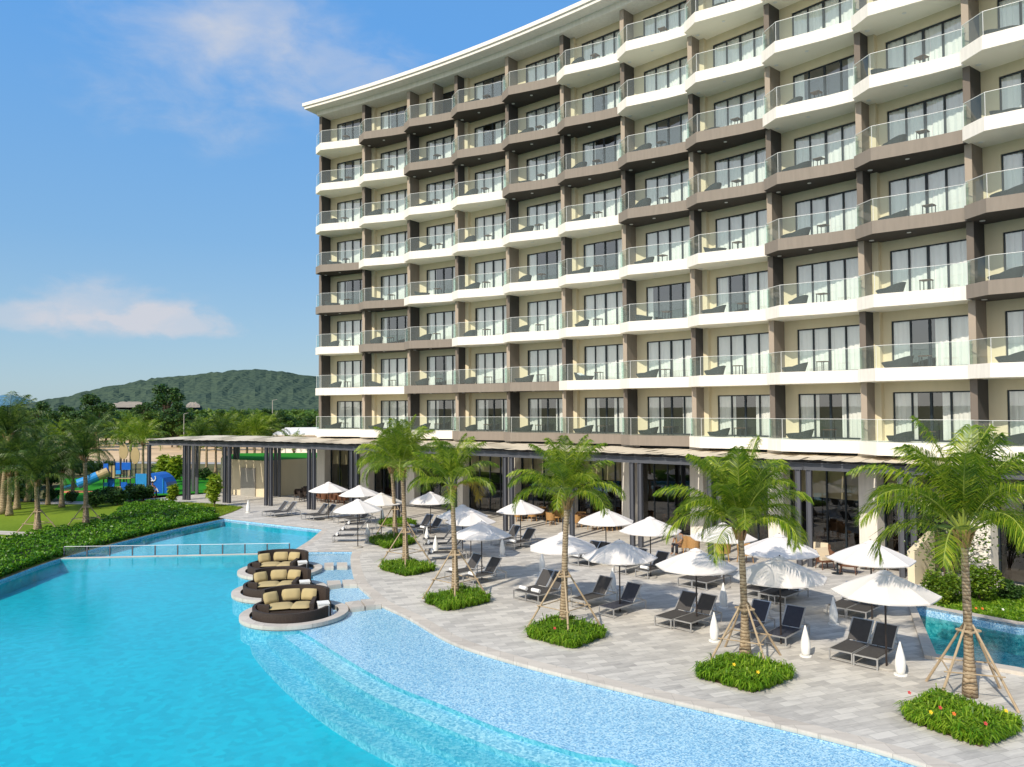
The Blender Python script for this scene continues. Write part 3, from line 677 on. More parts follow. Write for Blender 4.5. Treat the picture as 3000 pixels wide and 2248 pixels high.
# ground floor: columns, glazing, blinds
for b in range(0, NB):
    mb = MB(); fbox(mb, b-.25, b-.07, .35, 1.05, 0, Z0F-.583); mb.build('ground_column', WHITE, hotel)
mb = MB(); fbox(mb, 2.33, 2.37, 0.002, 1.0, Z0F+HF*7, Z0F+HF*7+2.72); mb.build('pier', [BROWN], hotel)
for b in range(0, 12):
    z1 = 4.9; n0, n1 = b-.068, b+.748
    fr = MB(); gl = MB()
    fbox(fr, n0, n1, .28, .36, z1, z1+.18); fbox(fr, n0, n1, .28, .36, .0, .08)
    for i in range(5):
        c = n0+.008+(n1-n0-.016)*i/4; fbox(fr, c-.008, c+.008, .27, .37, .08, z1)
    gl.face([fp(n0, .32, .08), fp(n1, .32, .08), fp(n1, .32, z1), fp(n0, .32, z1)])
    sw = fr.build('restaurant_window', FRAME, hotel); gl.build('pane', SHOPG, sw)
    if b not in (6, 7):
        bd = MB(); m_ = 40
        for i in range(m_):
            a = n0+.02+(n1-n0-.04)*i/m_; c = n0+.02+(n1-n0-.04)*(i+1)/m_; oa = .22+.02*math.sin(i*1.1); ob = .22+.02*math.sin((i+1)*1.1)
            bd.face([fp(a, oa, 2.75), fp(c, ob, 2.75), fp(c, ob, 4.85), fp(a, oa, 4.85)])
        bd.build('blind', BLIND, sw)
mb = MB()
for b in range(NB):
    a, c = b-.25, b+.75
    mb.face([fp(a, -6, 0), fp(c, -6, 0), fp(c, -6, 5), fp(a, -6, 5)]); mb.face([fp(a, 1.0, Z0F-.6), fp(a, -6, Z0F-.6), fp(c, -6, Z0F-.6), fp(c, 1.0, Z0F-.6)])
    mb.face([fp(a, .3, .012), fp(c, .3, .012), fp(c, -6, .012), fp(a, -6, .012)], 1)
mb.build('restaurant_interior', [DARKI, INTF], hotel)

# ------------------------------------------------------------------ balcony furniture
ORD = ['first', 'second', 'third', 'fourth', 'fifth', 'sixth', 'seventh', 'eighth', 'ninth', 'tenth', 'eleventh', 'twelfth']
def make_daybed(cush):
    r_ = empty('balcony_daybed'); mb = MB(); n = 20; lv = 5
    for j in range(lv):
        t = j/(lv-1)
        for i in range(n):
            a = 2*math.pi*i/n; hh = .34+.34*max(0, math.cos(a))**1.0+.06*math.sin(a)**2
            rr = .78+.22*t; mb.v.append((math.cos(a)*.78*rr, math.sin(a)*.46*rr, .05+(hh-.05)*t))
    for j in range(lv-1):
        for i in range(n): mb.f.append((j*n+i, j*n+(i+1) % n, (j+1)*n+(i+1) % n, (j+1)*n+i)); mb.m.append(0)
    b0 = len(mb.v)
    for i in range(n):
        a = 2*math.pi*i/n; hh = .34+.34*max(0, math.cos(a))+.06*math.sin(a)**2; mb.v.append((math.cos(a)*.70, math.sin(a)*.39, hh-.02))
    for i in range(n): mb.v.append((math.cos(2*math.pi*i/n)*.62, math.sin(2*math.pi*i/n)*.34, .22))
    t0 = (lv-1)*n
    for i in range(n):
        j = (i+1) % n; mb.f.append((t0+i, t0+j, b0+j, b0+i)); mb.f.append((b0+i, b0+j, b0+n+j, b0+n+i)); mb.m += [0, 0]
    mb.f.append(tuple(range(b0+n, b0+2*n))); mb.m.append(0)
    mb.build('woven_shell', RATTANG, r_)
    mb = MB(); pts = [(math.cos(2*math.pi*i/16)*.58, math.sin(2*math.pi*i/16)*.31) for i in range(16)]; mb.prism(pts, .225, .33)
    mb.build('mattress', cush, r_)
    if cush == BLUEC:
        mb = MB(); mb.hexa([(.1, -.25, .36), (.42, -.25, .5), (.42, .25, .5), (.1, .25, .36), (.08, -.22, .44), (.36, -.22, .62), (.36, .22, .62), (.08, .22, .44)]); mb.build('pillow', TOWEL, r_)
    return r_
def make_btable():
    r_ = empty('balcony_side_table'); mb = MB(); mb.box(-.22, .22, -.22, .22, .46, .5); mb.build('tabletop', WOODT, r_)
    for sx in (-1, 1):
        for sy in (-1, 1):
            mb = MB(); mb.box(sx*.19-.015, sx*.19+.015, sy*.19-.015, sy*.19+.015, 0, .458); mb.build('leg', FRAME, r_)
    return r_
db = [make_daybed(RATTANG), make_daybed(BLUEC)]; bt = make_btable(); used = [0, 0, 0]
fr_ = random.Random(5)
for b in range(11):
    for k in range(NK):
        blue = fr_.random() < .3
        if k >= 6 and fr_.random() < .4: continue
        s_ = 1 if blue else 0
        o = db[s_] if not used[s_] else copy_tree(db[s_]); used[s_] = 1
        o.location = fp(b+.13+fr_.uniform(-.03, .05), 1.15+fr_.uniform(-.1, .1), Z0F+HF*k+.002); o.rotation_euler = (0, 0, fh(b)+fr_.uniform(-.5, .35)+(0 if fr_.random() < .8 else math.pi)); q = fr_.uniform(.82, .98); o.scale = (q, q, q*.85)
        tag(o, ('blue cushioned' if blue else 'dark woven')+' daybed on the %s balcony row up, %s bay from the left end' % (ORD[k], ORD[b]), 'daybed', 'woven daybeds on the hotel balconies')
        o = bt if not used[2] else copy_tree(bt); used[2] = 1
        o.location = fp(b+.42+fr_.uniform(-.03, .05), 1.05+fr_.uniform(-.1, .15), Z0F+HF*k+.002); o.rotation_euler = (0, 0, fh(b)+fr_.uniform(-.2, .2))
        tag(o, 'small dark side table on the %s balcony row up, %s bay from the left end' % (ORD[k], ORD[b]), 'side table', 'side tables on the hotel balconies')

# ------------------------------------------------------------------ pergola
perg = empty('pergola', (0, 0, 0)); tag(perg, 'long curved pergola of paired grey steel columns with pale canvas roof', 'pergola')
PC = [(-30.2, 64.7), (-26.33, 62.94), (-22.3, 60.82), (-18.44, 58.87), (-14.58, 56.5), (-11.0, 54.1), (-7.4, 51.5), (-3.8, 48.8), (-.24, 46.01), (3.1, 43.4), (6.46, 40.72), (9.9, 38.2), (13.3, 35.6), (16.7, 33.0), (20.0, 30.3)]
PB = [Vector((x, y, 0)) for x, y in PC]
def pdir(i): return (PB[min(i+1, len(PB)-1)]-PB[max(i-1, 0)]).normalized()
for i, p in enumerate(PB[:-1]):
    d = pdir(i)
    for sgn in ((-.24, .24) if i else (0,)):
        mb = MB(); c = p+d*sgn; nrm = Vector((-d.y, d.x, 0))
        ang = d
        q = [c-ang*.11-nrm*.11, c+ang*.11-nrm*.11, c+ang*.11+nrm*.11, c-ang*.11+nrm*.11]
        # H-section: two flanges and a web
        for o_ in (-.10, .10):
            cc = c+nrm*0+ang*o_*0
        mb.hexa([c-ang*.11-nrm*.11, c-ang*.085-nrm*.11, c-ang*.085+nrm*.11, c-ang*.11+nrm*.11]+[v+Vector((0, 0, 4.38)) for v in (c-ang*.11-nrm*.11, c-ang*.085-nrm*.11, c-ang*.085+nrm*.11, c-ang*.11+nrm*.11)])
        mb.hexa([c+ang*.085-nrm*.11, c+ang*.11-nrm*.11, c+ang*.11+nrm*.11, c+ang*.085+nrm*.11]+[v+Vector((0, 0, 4.38)) for v in (c+ang*.085-nrm*.11, c+ang*.11-nrm*.11, c+ang*.11+nrm*.11, c+ang*.085+nrm*.11)])
        mb.hexa([c-ang*.084-nrm*.04, c+ang*.084-nrm*.04, c+ang*.084+nrm*.04, c-ang*.084+nrm*.04]+[v+Vector((0, 0, 4.38)) for v in (c-ang*.084-nrm*.04, c+ang*.084-nrm*.04, c+ang*.084+nrm*.04, c-ang*.084+nrm*.04)])
        mb.build('column', STEEL, perg)
RC = [ZN(780, 1102), ZN(1270, 1090), ZN(1312, 1090), ZN(1800, 1125), ZN(1848, 1130), (-28.5, 69.5, 0)]
for p in RC:
    mb = MB(); p = Vector((p[0], p[1], 0)); mb.box(p.x-.11, p.x+.11, p.y-.11, p.y+.11, 0, 4.38); mb.build('rear_column', STEEL, perg)
mb = MB()
for a, b_ in zip(PB, PB[1:]): 
    d = (b_-a).normalized()*.03
    mb.beam((a.x-d.x, a.y-d.y, 4.40), (b_.x+d.x, b_.y+d.y, 4.40), .22, .045); mb.beam((a.x-d.x, a.y-d.y, 4.545), (b_.x+d.x, b_.y+d.y, 4.545), .10, .245); mb.beam((a.x-d.x, a.y-d.y, 4.69), (b_.x+d.x, b_.y+d.y, 4.69), .22, .045)
mb.build('front_beam', [STEEL], perg)
# roof: back line meets the hotel, left part reaches the rear columns
back = []
for i, p in enumerate(PB):
    d = pdir(i); nrm = Vector((-d.y, d.x, 0))
    if i < 4: back.append(p+nrm*6.3)
    else:
        # walk back until the facade (out = 0.9)
        t = 0
        best = None
        for q in range(60):
            pt = p+nrm*(q*.15)
            for nn_ in range(-5, 130):
                n_f = nn_*.1; w_ = fp(n_f, .95, 0)
                dd = (w_-pt).length
                if best is None or dd < best[0]: best = (dd, pt)
        back.append(best[1])
mb = MB()
for i in range(len(PB)):
    mb.beam(PB[i]+Vector((0, 0, 4.62)), back[i]+Vector((0, 0, 4.62)), .10, .18)
for f_ in (.33, .66):
    for i in range(len(PB)-1):
        mb.beam(PB[i].lerp(back[i], f_)+Vector((0, 0, 4.66)), PB[i+1].lerp(back[i+1], f_)+Vector((0, 0, 4.66)), .08, .12)
mb.build('cross_beam', STEELD, perg)
sl_i = 0
mb = MB()
for i in range(len(PB)-1):
    for j in range(5):        # canvas panels with a soft sag, small gaps between panels
        t0, t1 = j/5+.006, (j+1)/5-.006; S = 8
        f0, b0 = PB[i].lerp(PB[i+1], t0), back[i].lerp(back[i+1], t0); f1, b1 = PB[i].lerp(PB[i+1], t1), back[i].lerp(back[i+1], t1)
        fwd0 = (f0-b0).normalized()*.45; fwd1 = (f1-b1).normalized()*.45
        f0 = f0+fwd0; f1 = f1+fwd1
        g_ = 6
        for a in range(S):
            for c in range(g_):
                def P(u, v): 
                    p = f0.lerp(f1, v).lerp(b0.lerp(b1, v), u); z = 4.88-.05*math.sin(v*math.pi)*math.sin(min(1, u*1.0)*math.pi*.85+.5)-.02*math.sin(u*9+i+j)
                    return (p.x, p.y, z+.06*u)
                mb.face([P(a/S, c/g_), P(a/S, (c+1)/g_), P((a+1)/S, (c+1)/g_), P((a+1)/S, c/g_)])
mb.build('canvas_roof', ROOFM, perg, smooth=False)
# service building behind the pergola
sb = empty('service_building', (0, 0, 0)); tag(sb, 'low beige service block with grass roof behind the pergola', 'building')
q0, q1, q2, q3 = ZN(1090, 1068), ZN(1340, 1085), ZN(1660, 1138), ZN(1870, 1112)
mb = MB(); H_ = 3.0
corner = [q0, ZN(1215, 1100), ZN(1660, 1138), ZN(1880, 1112), ZN(2300, 1078), Vector((-16.5, 76, 0)), Vector((-27, 76, 0))]
cb = [(p[0], p[1]) for p in corner]
for i in range(len(cb)):
    a, b_ = cb[i], cb[(i+1) % len(cb)]; mb.face([(a[0], a[1], 0), (b_[0], b_[1], 0), (b_[0], b_[1], H_), (a[0], a[1], H_)])
mb.build('wall', BEIGE, sb)
mb = poly_fill(cb, [], H_+.002); mb.build('grass_roof', TURF, sb)
a, b_ = ZN(1360, 1112), ZN(1548, 1128); d = (b_-a).normalized(); nrm = Vector((d.y, -d.x, 0))
mb = MB(); o_ = nrm*.12
mb.hexa([a, b_, b_+o_, a+o_]+[p+Vector((0, 0, 2.35)) for p in (a, b_, b_+o_, a+o_)]); mb.build('door_surround', CONC, sb)
mb = MB(); mb.face([p+nrm*.125 for p in (a.lerp(b_, .1), a.lerp(b_, .9), a.lerp(b_, .9)+Vector((0, 0, 2.1)), a.lerp(b_, .1)+Vector((0, 0, 2.1)))]); mb.build('door', paint('grey_door', (.34, .33, .30), .7), sb)

# ------------------------------------------------------------------ umbrellas
def make_umbrella(canopy):
    r_ = empty('umbrella')
    mb = MB(); mb.tube([(0, 0, .04), (0, 0, 2.44)], .024, 8); mb.tube([(0, 0, 2.44), (0, 0, 2.52)], [.03, .018], 8); mb.build('pole', POLE, r_)
    mb = MB(); mb.lathe([(0, .06), (.24, .06), (.26, .03), (.26, 0)], 20); mb.build('base', CONC, r_)
    mb = MB(); n = 8; rings = [(0.03, 2.47), (.18, 2.40), (.5, 2.27), (.9, 2.10), (1.29, 1.915)]
    for ri, (rr, z) in enumerate(rings):
        for k in range(n*4):
            a = 2*math.pi*k/(n*4); ph = (k % 4)/4; q = math.cos(math.pi/n)/math.cos((ph-.5)*2*math.pi/n) if True else 1
            sag = .035*math.sin(ph*math.pi)*(rr/1.29)
            mb.v.append((rr*q*math.cos(a), rr*q*math.sin(a), z-sag*.8+(.012*math.sin(ph*math.pi) if ri == 4 else 0)))
    W = n*4
    for j in range(len(rings)-1):
        for k in range(W): mb.f.append((j*W+k, (j+1)*W+k, (j+1)*W+(k+1) % W, j*W+(k+1) % W)); mb.m.append(0)
    b0 = len(mb.v)      # short valance
    for k in range(W):
        v = mb.v[(len(rings)-1)*W+k]; mb.v.append((v[0]*.995, v[1]*.995, v[2]-.035))
    for k in range(W): mb.f.append(((len(rings)-1)*W+k, b0+k, b0+(k+1) % W, (len(rings)-1)*W+(k+1) % W)); mb.m.append(0)
    cn = mb.build('canopy', canopy, r_)
    mb = MB(); mb.lathe([(0, 2.505), (.16, 2.44), (.21, 2.41)], 8); mb.build('vent_cap', canopy, r_)
    for k in range(8):
        a = 2*math.pi*k/8; mb = MB(); mb.beam((.03*math.cos(a), .03*math.sin(a), 2.43), (1.25*math.cos(a), 1.25*math.sin(a), 1.90), .018); mb.beam((.03*math.cos(a), .03*math.sin(a), 1.85), (.6*math.cos(a), .6*math.sin(a), 2.15), .014)
        mb.build('rib', POLE, r_)
    return r_
ulist = [(ZD, 312, 582, 'furthest left, by the seventh pergola bay'), (ZD, 560, 610, 'second from the left at the back'), (ZD, 738, 670, 'behind the twin palm trunks'), (ZD, 548, 720, 'over the loungers at the far pool corner'),
 (ZD, 1137, 662, 'right of the twin palms'), (ZD, 1395, 765, 'rearmost of the overlapping three'), (ZD, 1462, 812, 'middle of the overlapping three'), (ZD, 1550, 900, 'front of the overlapping three'), (ZD, 1865, 727, 'beside the central pergola columns'),
 (ZH, 1035, 797, 'in front of the honey wicker dining chairs'), (ZH, 1395, 862, 'hiding the paired columns right of the dining chairs'), (ZH, 690, 985, 'crossed by the middle palm trunk'), (ZH, 1145, 1048, 'in dappled palm shade right of the middle palm'),
 (ZH, 1985, 910, 'behind the tall palm trunk at right'), (ZH, 1765, 1115, 'left of the tall palm trunk'), (ZI, 228, 1000, 'rear one right of the tall palm'), (ZI, 968, 1052, 'by the brown armchairs'), (ZI, 232, 1180, 'in dappled palm shade right of the tall palm'), (ZI, 1082, 1290, 'nearest, beside the plunge pool')]
um = make_umbrella(CANOPY); umb = um; uu = [0, 0]; ur = random.Random(3)
UPOS = []
for i, (z_, x, y, wh) in enumerate(ulist):
    blue = False; s_ = 1 if blue else 0; src = umb if blue else um
    o = src if not uu[s_] else copy_tree(src); uu[s_] = 1
    p = z_(x, y, 2.52); q = 1.0 if i < 9 else 1.04 if i < 15 else 1.09
    if i in (6,): q = .95
    if i == 3: q = 1.02
    p = z_(x, y, 2.52*q)
    o.location = (p.x, p.y, 0.002); o.scale = (q, q, q); o.rotation_euler = (0, 0, ur.uniform(0, .8)); UPOS.append((p.x, p.y))
    tag(o, 'open white'+' pool umbrella, '+wh, 'umbrella', 'umbrellas on the terrace')

# ------------------------------------------------------------------ sun loungers (foot end at origin, head towards +Y)
def make_lounger(sling):
    r_ = empty('sun_lounger'); W2, Lh = .32, 1.88
    mb = MB(); t = .035
    for sx in (-1, 1): mb.box(sx*W2-t/2, sx*W2+t/2, 0, Lh, .29, .29+t)
    mb.box(-W2+t/2, W2-t/2, 0, t, .29, .29+t); mb.box(-W2+t/2, W2-t/2, Lh-t, Lh, .29, .29+t)
    mb.box(-W2+t/2, W2-t/2, .004, t-.004, .05, .075)
    mb.build('frame', ALU, r_)
    for sx in (-1, 1):
        for y in (0, Lh-t):
            mb = MB(); mb.box(sx*W2-t/2, sx*W2+t/2, y, y+t, 0, .288); mb.build('leg', ALU, r_)
    mb = MB(); mb.box(-W2+t/2+.003, W2-t/2-.003, t+.002, 1.17, .305, .335); mb.build('seat_sling', sling, r_)
    ang = R(50); dy, dz = math.cos(ang), math.sin(ang); y0, z0, LB = 1.17, .345, .74
    mb = MB(); e = .018
    P = lambda x, s, n: (x, y0+dy*s-dz*n, z0+dz*s+dy*n)
    for sx in (-1, 1):
        x = sx*(W2-.02); mb.hexa([P(x-e, 0, -.015), P(x+e, 0, -.015), P(x+e, 0, .015), P(x-e, 0, .015), P(x-e, LB, -.015), P(x+e, LB, -.015), P(x+e, LB, .015), P(x-e, LB, .015)])
    mb.hexa([P(-W2+.04, LB-.03, -.014), P(W2-.04, LB-.03, -.014), P(W2-.04, LB-.03, .014), P(-W2+.04, LB-.03, .014), P(-W2+.04, LB, -.014), P(W2-.04, LB, -.014), P(W2-.04, LB, .014), P(-W2+.04, LB, .014)])
    bf = mb.build('back_frame', ALU, r_)
    mb = MB(); x = W2-.042; mb.hexa([P(-x, .02, -.008), P(x, .02, -.008), P(x, .02, .008), P(-x, .02, .008), P(-x, LB-.034, -.008), P(x, LB-.034, -.008), P(x, LB-.034, .008), P(-x, LB-.034, .008)]); mb.build('back_sling', sling, r_)
    mb = MB()
    for sx in (-1, 1): mb.beam((sx*(W2-.05), 1.72, .31), P(sx*(W2-.05), .5, -.02), .015)
    mb.build('back_prop', ALU, r_)
    return r_
LG = [make_lounger(SLING), make_lounger(SLING_SHADED)]; lu = [0, 0]; lr = random.Random(9); nL = 0
def make_towel():
    mb = MB(); mb.tube([(-.19, 0, .075), (.19, 0, .075)], .072, 14); 
    for s_ in (-.191, .191): mb.tube([(s_, 0, .075), (s_*1.012, 0, .075)], .03, 10)
    return mb.build('rolled_towel', TOWEL, smooth=False)
tw0 = [None]
def put_lounger(c, head, towel, label, blue=False, tlabel=None):  # blue picks the sling with shade in its colour
    s_ = 1 if blue else 0
    o = LG[s_] if not lu[s_] else copy_tree(LG[s_]); lu[s_] = 1
    o.location = (c[0], c[1], .002); o.rotation_euler = (0, 0, R(head-90)); tag(o, label, 'sun lounger', 'sun loungers on the terrace')
    if towel:
        if tw0[0] is None: tw0[0] = make_towel(); t = tw0[0]
        else: t = tw0[0].copy(); COL.objects.link(t)
        dv = Vector((math.cos(R(head)), math.sin(R(head)))); t.location = (c[0]+dv.x*.22, c[1]+dv.y*.22, .342); t.rotation_euler = (0, 0, R(head-90)+lr.uniform(-.1, .1))
        tag(t, 'rolled towel on the '+(tlabel or label), 'towel', 'rolled towels on loungers')
def pairL(zf_, l, r, head, towel, desc, blue=(0, 0)):  # blue: which lounger of the pair gets the shade-coloured sling
    """l, r: source points at the centre of each foot end"""
    put_lounger(zf_(*l), head, towel, 'left sun lounger of the pair '+desc, blue[0], 'left lounger '+desc)
    put_lounger(zf_(*r), head, towel, 'right sun lounger of the pair '+desc, blue[1], 'right lounger '+desc)
H0 = 44
pairL(ZJ, (297, 1083), (560, 1148), H0, 0, 'nearest the plunge pool')
pairL(ZJ, (250, 600), (464, 640), H0, 0, 'under the nearest umbrella')
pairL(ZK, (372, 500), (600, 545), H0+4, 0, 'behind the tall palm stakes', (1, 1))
pairL(ZL, (1259, 1325), (1471, 1363), H0, 0, 'left of the tall palm')
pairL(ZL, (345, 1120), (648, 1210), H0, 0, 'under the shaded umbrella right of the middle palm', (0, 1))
pairL(ZL, (1497, 885), (1654, 913), H0, 0, 'under the umbrella left of the tall palm')
pairL(ZL, (795, 745), (1030, 790), H0, 1, 'with towels behind the shaded umbrella')
pairL(ZL, (290, 648), (401, 662), H0, 1, 'with towels right of the middle palm trunk')
pairL(ZM, (790, 635), (880, 655), H0, 1, 'with towels left of the middle palm')
pairL(ZD, (1288, 1385), (1440, 1420), H0, 1, 'with towels right of the third palm')
pairL(ZM, (615, 245), (720, 272), H0, 1, 'with towels left of the central umbrella')
pairL(ZK, (440, 225), (610, 272), H0, 0, 'behind the umbrella shaded by the tall palm')
pairL(ZD, (965, 1000), (1050, 1015), H0+4, 1, 'with towels right of the twin palms')
pairL(ZD, (105, 893), (170, 900), H0-4, 0, 'under the furthest umbrellas')
pairL(ZD, (370, 920), (460, 930), H0-4, 0, 'behind the far pool corner umbrella')
pairL(ZN, (1650, 1388), (1760, 1398), H0-2, 0, 'furthest away by the pool corner')
pairL(ZL, (2225, 1010), (2380, 1060), H0, 0, 'half hidden behind the tall palm trunk')
for i, (x, y) in enumerate(((348, 1070), (398, 1022), (446, 972))):
    put_lounger(ZD(x, y), 2, 1, '%s lounger in the row of three by the pool' % ('nearest', 'middle', 'furthest')[i])
for i, (x, y) in enumerate(((1112, 1215), (1088, 1140), (1072, 1095))):
    put_lounger(ZD(x, y), 6, 1, '%s sideways lounger left of the overlapping umbrellas' % ('nearest', 'middle', 'furthest')[i])

# ------------------------------------------------------------------ white bottle lamps
def make_lamp():
    r_ = empty('floor_lamp'); mb = MB(); mb.lathe([(0, .03), (.10, .03), (.125, .12), (.14, .26), (.135, .38), (.105, .54), (.07, .68), (.04, .79), (.018, .88), (0, .9)], 20); mb.build('shade', LAMPW, r_, smooth=True)
    mb = MB(); mb.lathe([(.0, .03), (.17, .03), (.175, .0)], 20); mb.build('base', LAMPW, r_); return r_
lm = make_lamp(); lu2 = 0
for z_, x, y, wh in ((ZK, 1412, 730, 'nearest, at the foot of the front loungers'), (ZK, 797, 608, 'between the tall palm and the front loungers'), (ZK, 978, 400, 'by the loungers under the nearest umbrella'), (ZK, 205, 510, 'left of the tall palm stakes'), (ZK, 265, 292, 'behind the tall palm trunk'),
                 (ZH, 520, 1322, 'alone left of the middle palm'), (ZH, 1092, 1465, 'beside the shaded umbrella pole'), (ZD, 1108, 1085, 'by the sideways loungers, rear'), (ZD, 1178, 1165, 'by the sideways loungers, front'),
                 (ZD, 1718, 1185, 'left of the central umbrella loungers'), (ZD, 628, 1055, 'by the row of three loungers'), (ZD, 745, 915, 'behind the twin palms'), (ZN, 1445, 1338, 'furthest, near the grass by the pergola')):
    o = lm if not lu2 else copy_tree(lm); lu2 = 1; p = z_(x, y); o.location = (p.x, p.y, .002)
    q = 1.0; o.scale = (q, q, q); tag(o, 'white bottle shaped floor lamp, '+wh, 'lamp', 'white floor lamps on the terrace')

# ------------------------------------------------------------------ round islands with rattan sofas
def cushion(w_, d_, h_, m=0):
    mb = MB(); n = 8
    for j, sgn in ((0, 1), (1, -1)):
        for a in range(n+1):
            for c in range(n+1):
                x = a/n*2-1; y = c/n*2-1; e = (1-abs(x)**3.5)*(1-abs(y)**3.5); pin = 1-.05*(x*x*y*y)
                mb.v.append((x*w_/2*(1-.05*(1-abs(y))*-1)*pin, y*d_/2*pin, sgn*(h_/2)*max(0, e)**.45))
    W = n+1; o_ = W*W
    for a in range(n):
        for c in range(n):
            mb.f.append((a*W+c, (a+1)*W+c, (a+1)*W+c+1, a*W+c+1)); mb.f.append((o_+a*W+c, o_+a*W+c+1, o_+(a+1)*W+c+1, o_+(a+1)*W+c)); mb.m += [0, 0]
    return mb
def circ(a, b_, c_):
    ax, ay, bx_, by_, cx_, cy_ = a[0], a[1], b_[0], b_[1], c_[0], c_[1]
    d = 2*(ax*(by_-cy_)+bx_*(cy_-ay)+cx_*(ay-by_))
    ux = ((ax*ax+ay*ay)*(by_-cy_)+(bx_*bx_+by_*by_)*(cy_-ay)+(cx_*cx_+cy_*cy_)*(ay-by_))/d
    uy = ((ax*ax+ay*ay)*(cx_-bx_)+(bx_*bx_+by_*by_)*(ax-cx_)+(cx_*cx_+cy_*cy_)*(bx_-ax))/d
    return ux, uy, math.hypot(ax-ux, ay-uy)
ISL = []
for pts in (((245, 490), (750, 575), (1345, 425)), ((170, 760), (650, 872), (1395, 665)), ((265, 1090), (800, 1210), (1675, 950))):
    ISL.append(circ(*[ZS(*p, .06) for p in pts]))
print('ISLANDS', ISL)
def ringsec(mb, r0, r1, z0, z1, a0, a1, n=32, m=0):
    for i in range(n):
        a, b_ = a0+(a1-a0)*i/n, a0+(a1-a0)*(i+1)/n
        q = lambda r_, t, z: (r_*math.cos(t), r_*math.sin(t), z)
        mb.hexa([q(r0, a, z0), q(r1, a, z0), q(r1, b_, z0), q(r0, b_, z0), q(r0, a, z1), q(r1, a, z1), q(r1, b_, z1), q(r0, b_, z1)], m)
def make_sofa():
    r_ = empty('round_sofa'); mb = MB(); Ro = 1.30
    ringsec(mb, Ro-.10, Ro, .02, .46, R(150), R(372), 40); mb.build('low_wall', RATTAN, r_)
    mb = MB(); ringsec(mb, Ro-.13, Ro+.005, .02, .86, R(22), R(150), 26); mb.build('backrest', RATTAN, r_)
    mb = MB()   # seat base: segment of the disc behind a chord
    a0, a1 = R(4), R(176); pts = [((Ro-.14)*math.cos(a0+(a1-a0)*i/24), (Ro-.14)*math.sin(a0+(a1-a0)*i/24)) for i in range(25)]+[(-.95, -.25), (.62, -.35)]
    mb.prism(pts, .02, .30); mb.build('seat_base', RATTAN, r_)
    mb = MB(); mb.box(.62, .76, -.42, .62, .03, .56); mb.build('armrest', RATTAN, r_)
    mb = MB(); mb.hexa([(-1.13, -.12, .03), (-.72, -.3, .03), (-.70, -.16, .03), (-1.1, .02, .03), (-1.13, -.12, .52), (-.72, -.3, .52), (-.70, -.16, .52), (-1.1, .02, .52)]); mb.build('armrest', RATTAN, r_)
    for (x, y, a, w_) in ((-.78, .50, R(38), .62), (-.16, .88, R(6), .70), (.46, .82, R(-18), .62)):
        o = cushion(w_*.88, .40, .19).build('back_cushion', CUSH, r_, smooth=True); o.location = (x, y, .60); o.rotation_euler = (R(68), 0, a)
    for (x, y, a, w_, d_) in ((-.42, .18, R(10), .85, .85), (.30, .20, R(-3), .66, .9)):
        o = cushion(w_, d_, .16).build('seat_cushion', CUSH, r_, smooth=True); o.location = (x, y, .37); o.rotation_euler = (0, 0, a)
    return r_
def make_wtable():
    r_ = empty('white_side_table'); mb = MB(); mb.box(-.22, .22, -.22, .22, .46, .5); mb.build('tabletop', LAMPW, r_)
    mb = MB(); mb.box(-.2, .2, -.2, .2, .0, .458); mb.build('body', LAMPW, r_); return r_
sf = make_sofa(); wt = make_wtable(); isl_names = ['furthest', 'middle', 'nearest']
for i, (x, y, r_) in enumerate(ISL):
    r_ = min(max(r_, 1.7), 2.15)
    isl = empty('pool_island', (x, y, -1.1)); tag(isl, '%s round stone island in the pool carrying a sofa' % isl_names[i], 'island', 'round islands in the pool')
    mb = MB(); mb.lathe([(r_-.34, 1.10), (r_-.34, .9), (0, .9)], 56); mb.build('sunken_floor', CONC, isl)
    mb = MB(); ringsec(mb, r_-.34, r_, 1.0, 1.13, 0, 2*math.pi, 56); mb.build('rim', COPE, isl)
    mb = MB(); mb.lathe([(r_-.05, .97), (r_-.05, 0)], 56); mb.build('drum', MOS_ST2, isl)
    o = sf if i == 0 else copy_tree(sf); q = (r_-.34)/1.40
    q *= .95; o.location = (x-.10, y+.03, -.198); o.scale = (q, q, q); o.rotation_euler = (0, 0, R([0, 4, 8][i])); tag(o, 'round dark rattan sofa with sand cushions on the %s pool island' % isl_names[i], 'sofa', 'rattan sofas on the pool islands')
    o = wt if i == 0 else copy_tree(wt); o.location = (x+.98*q, y-.02, -.198); o.scale = (q*.9, q*.9, q*1.1); o.rotation_euler = (0, 0, R(20)); tag(o, 'white box side table right of the sofa on the %s island' % isl_names[i], 'side table', 'white tables on the islands')
k_ = 0
for i, quads in enumerate(((((1372, 395), (1492, 388), (1492, 440), (1372, 440)), ((1535, 388), (1668, 388), (1672, 436), (1535, 438))), (((1405, 625), (1575, 620), (1592, 668), (1425, 690)), ((1605, 615), (1760, 608), (1800, 668), (1622, 668))), (((1640, 905), (1825, 880), (1892, 955), (1705, 975)), ((1840, 870), (1985, 860), (2110, 930), (1908, 950))))):
    for j, q in enumerate(quads):
        pts = [ZS(*p, .03) for p in q]; mb = MB(); mb.prism([(p.x, p.y) for p in pts], -.20, .03)
        tag(mb.build('stepping_slab', COPE), '%s stepping slab of the bridge to the %s island' % (('left', 'right')[j], isl_names[i]), 'stepping stone', 'stepping slabs to the islands')
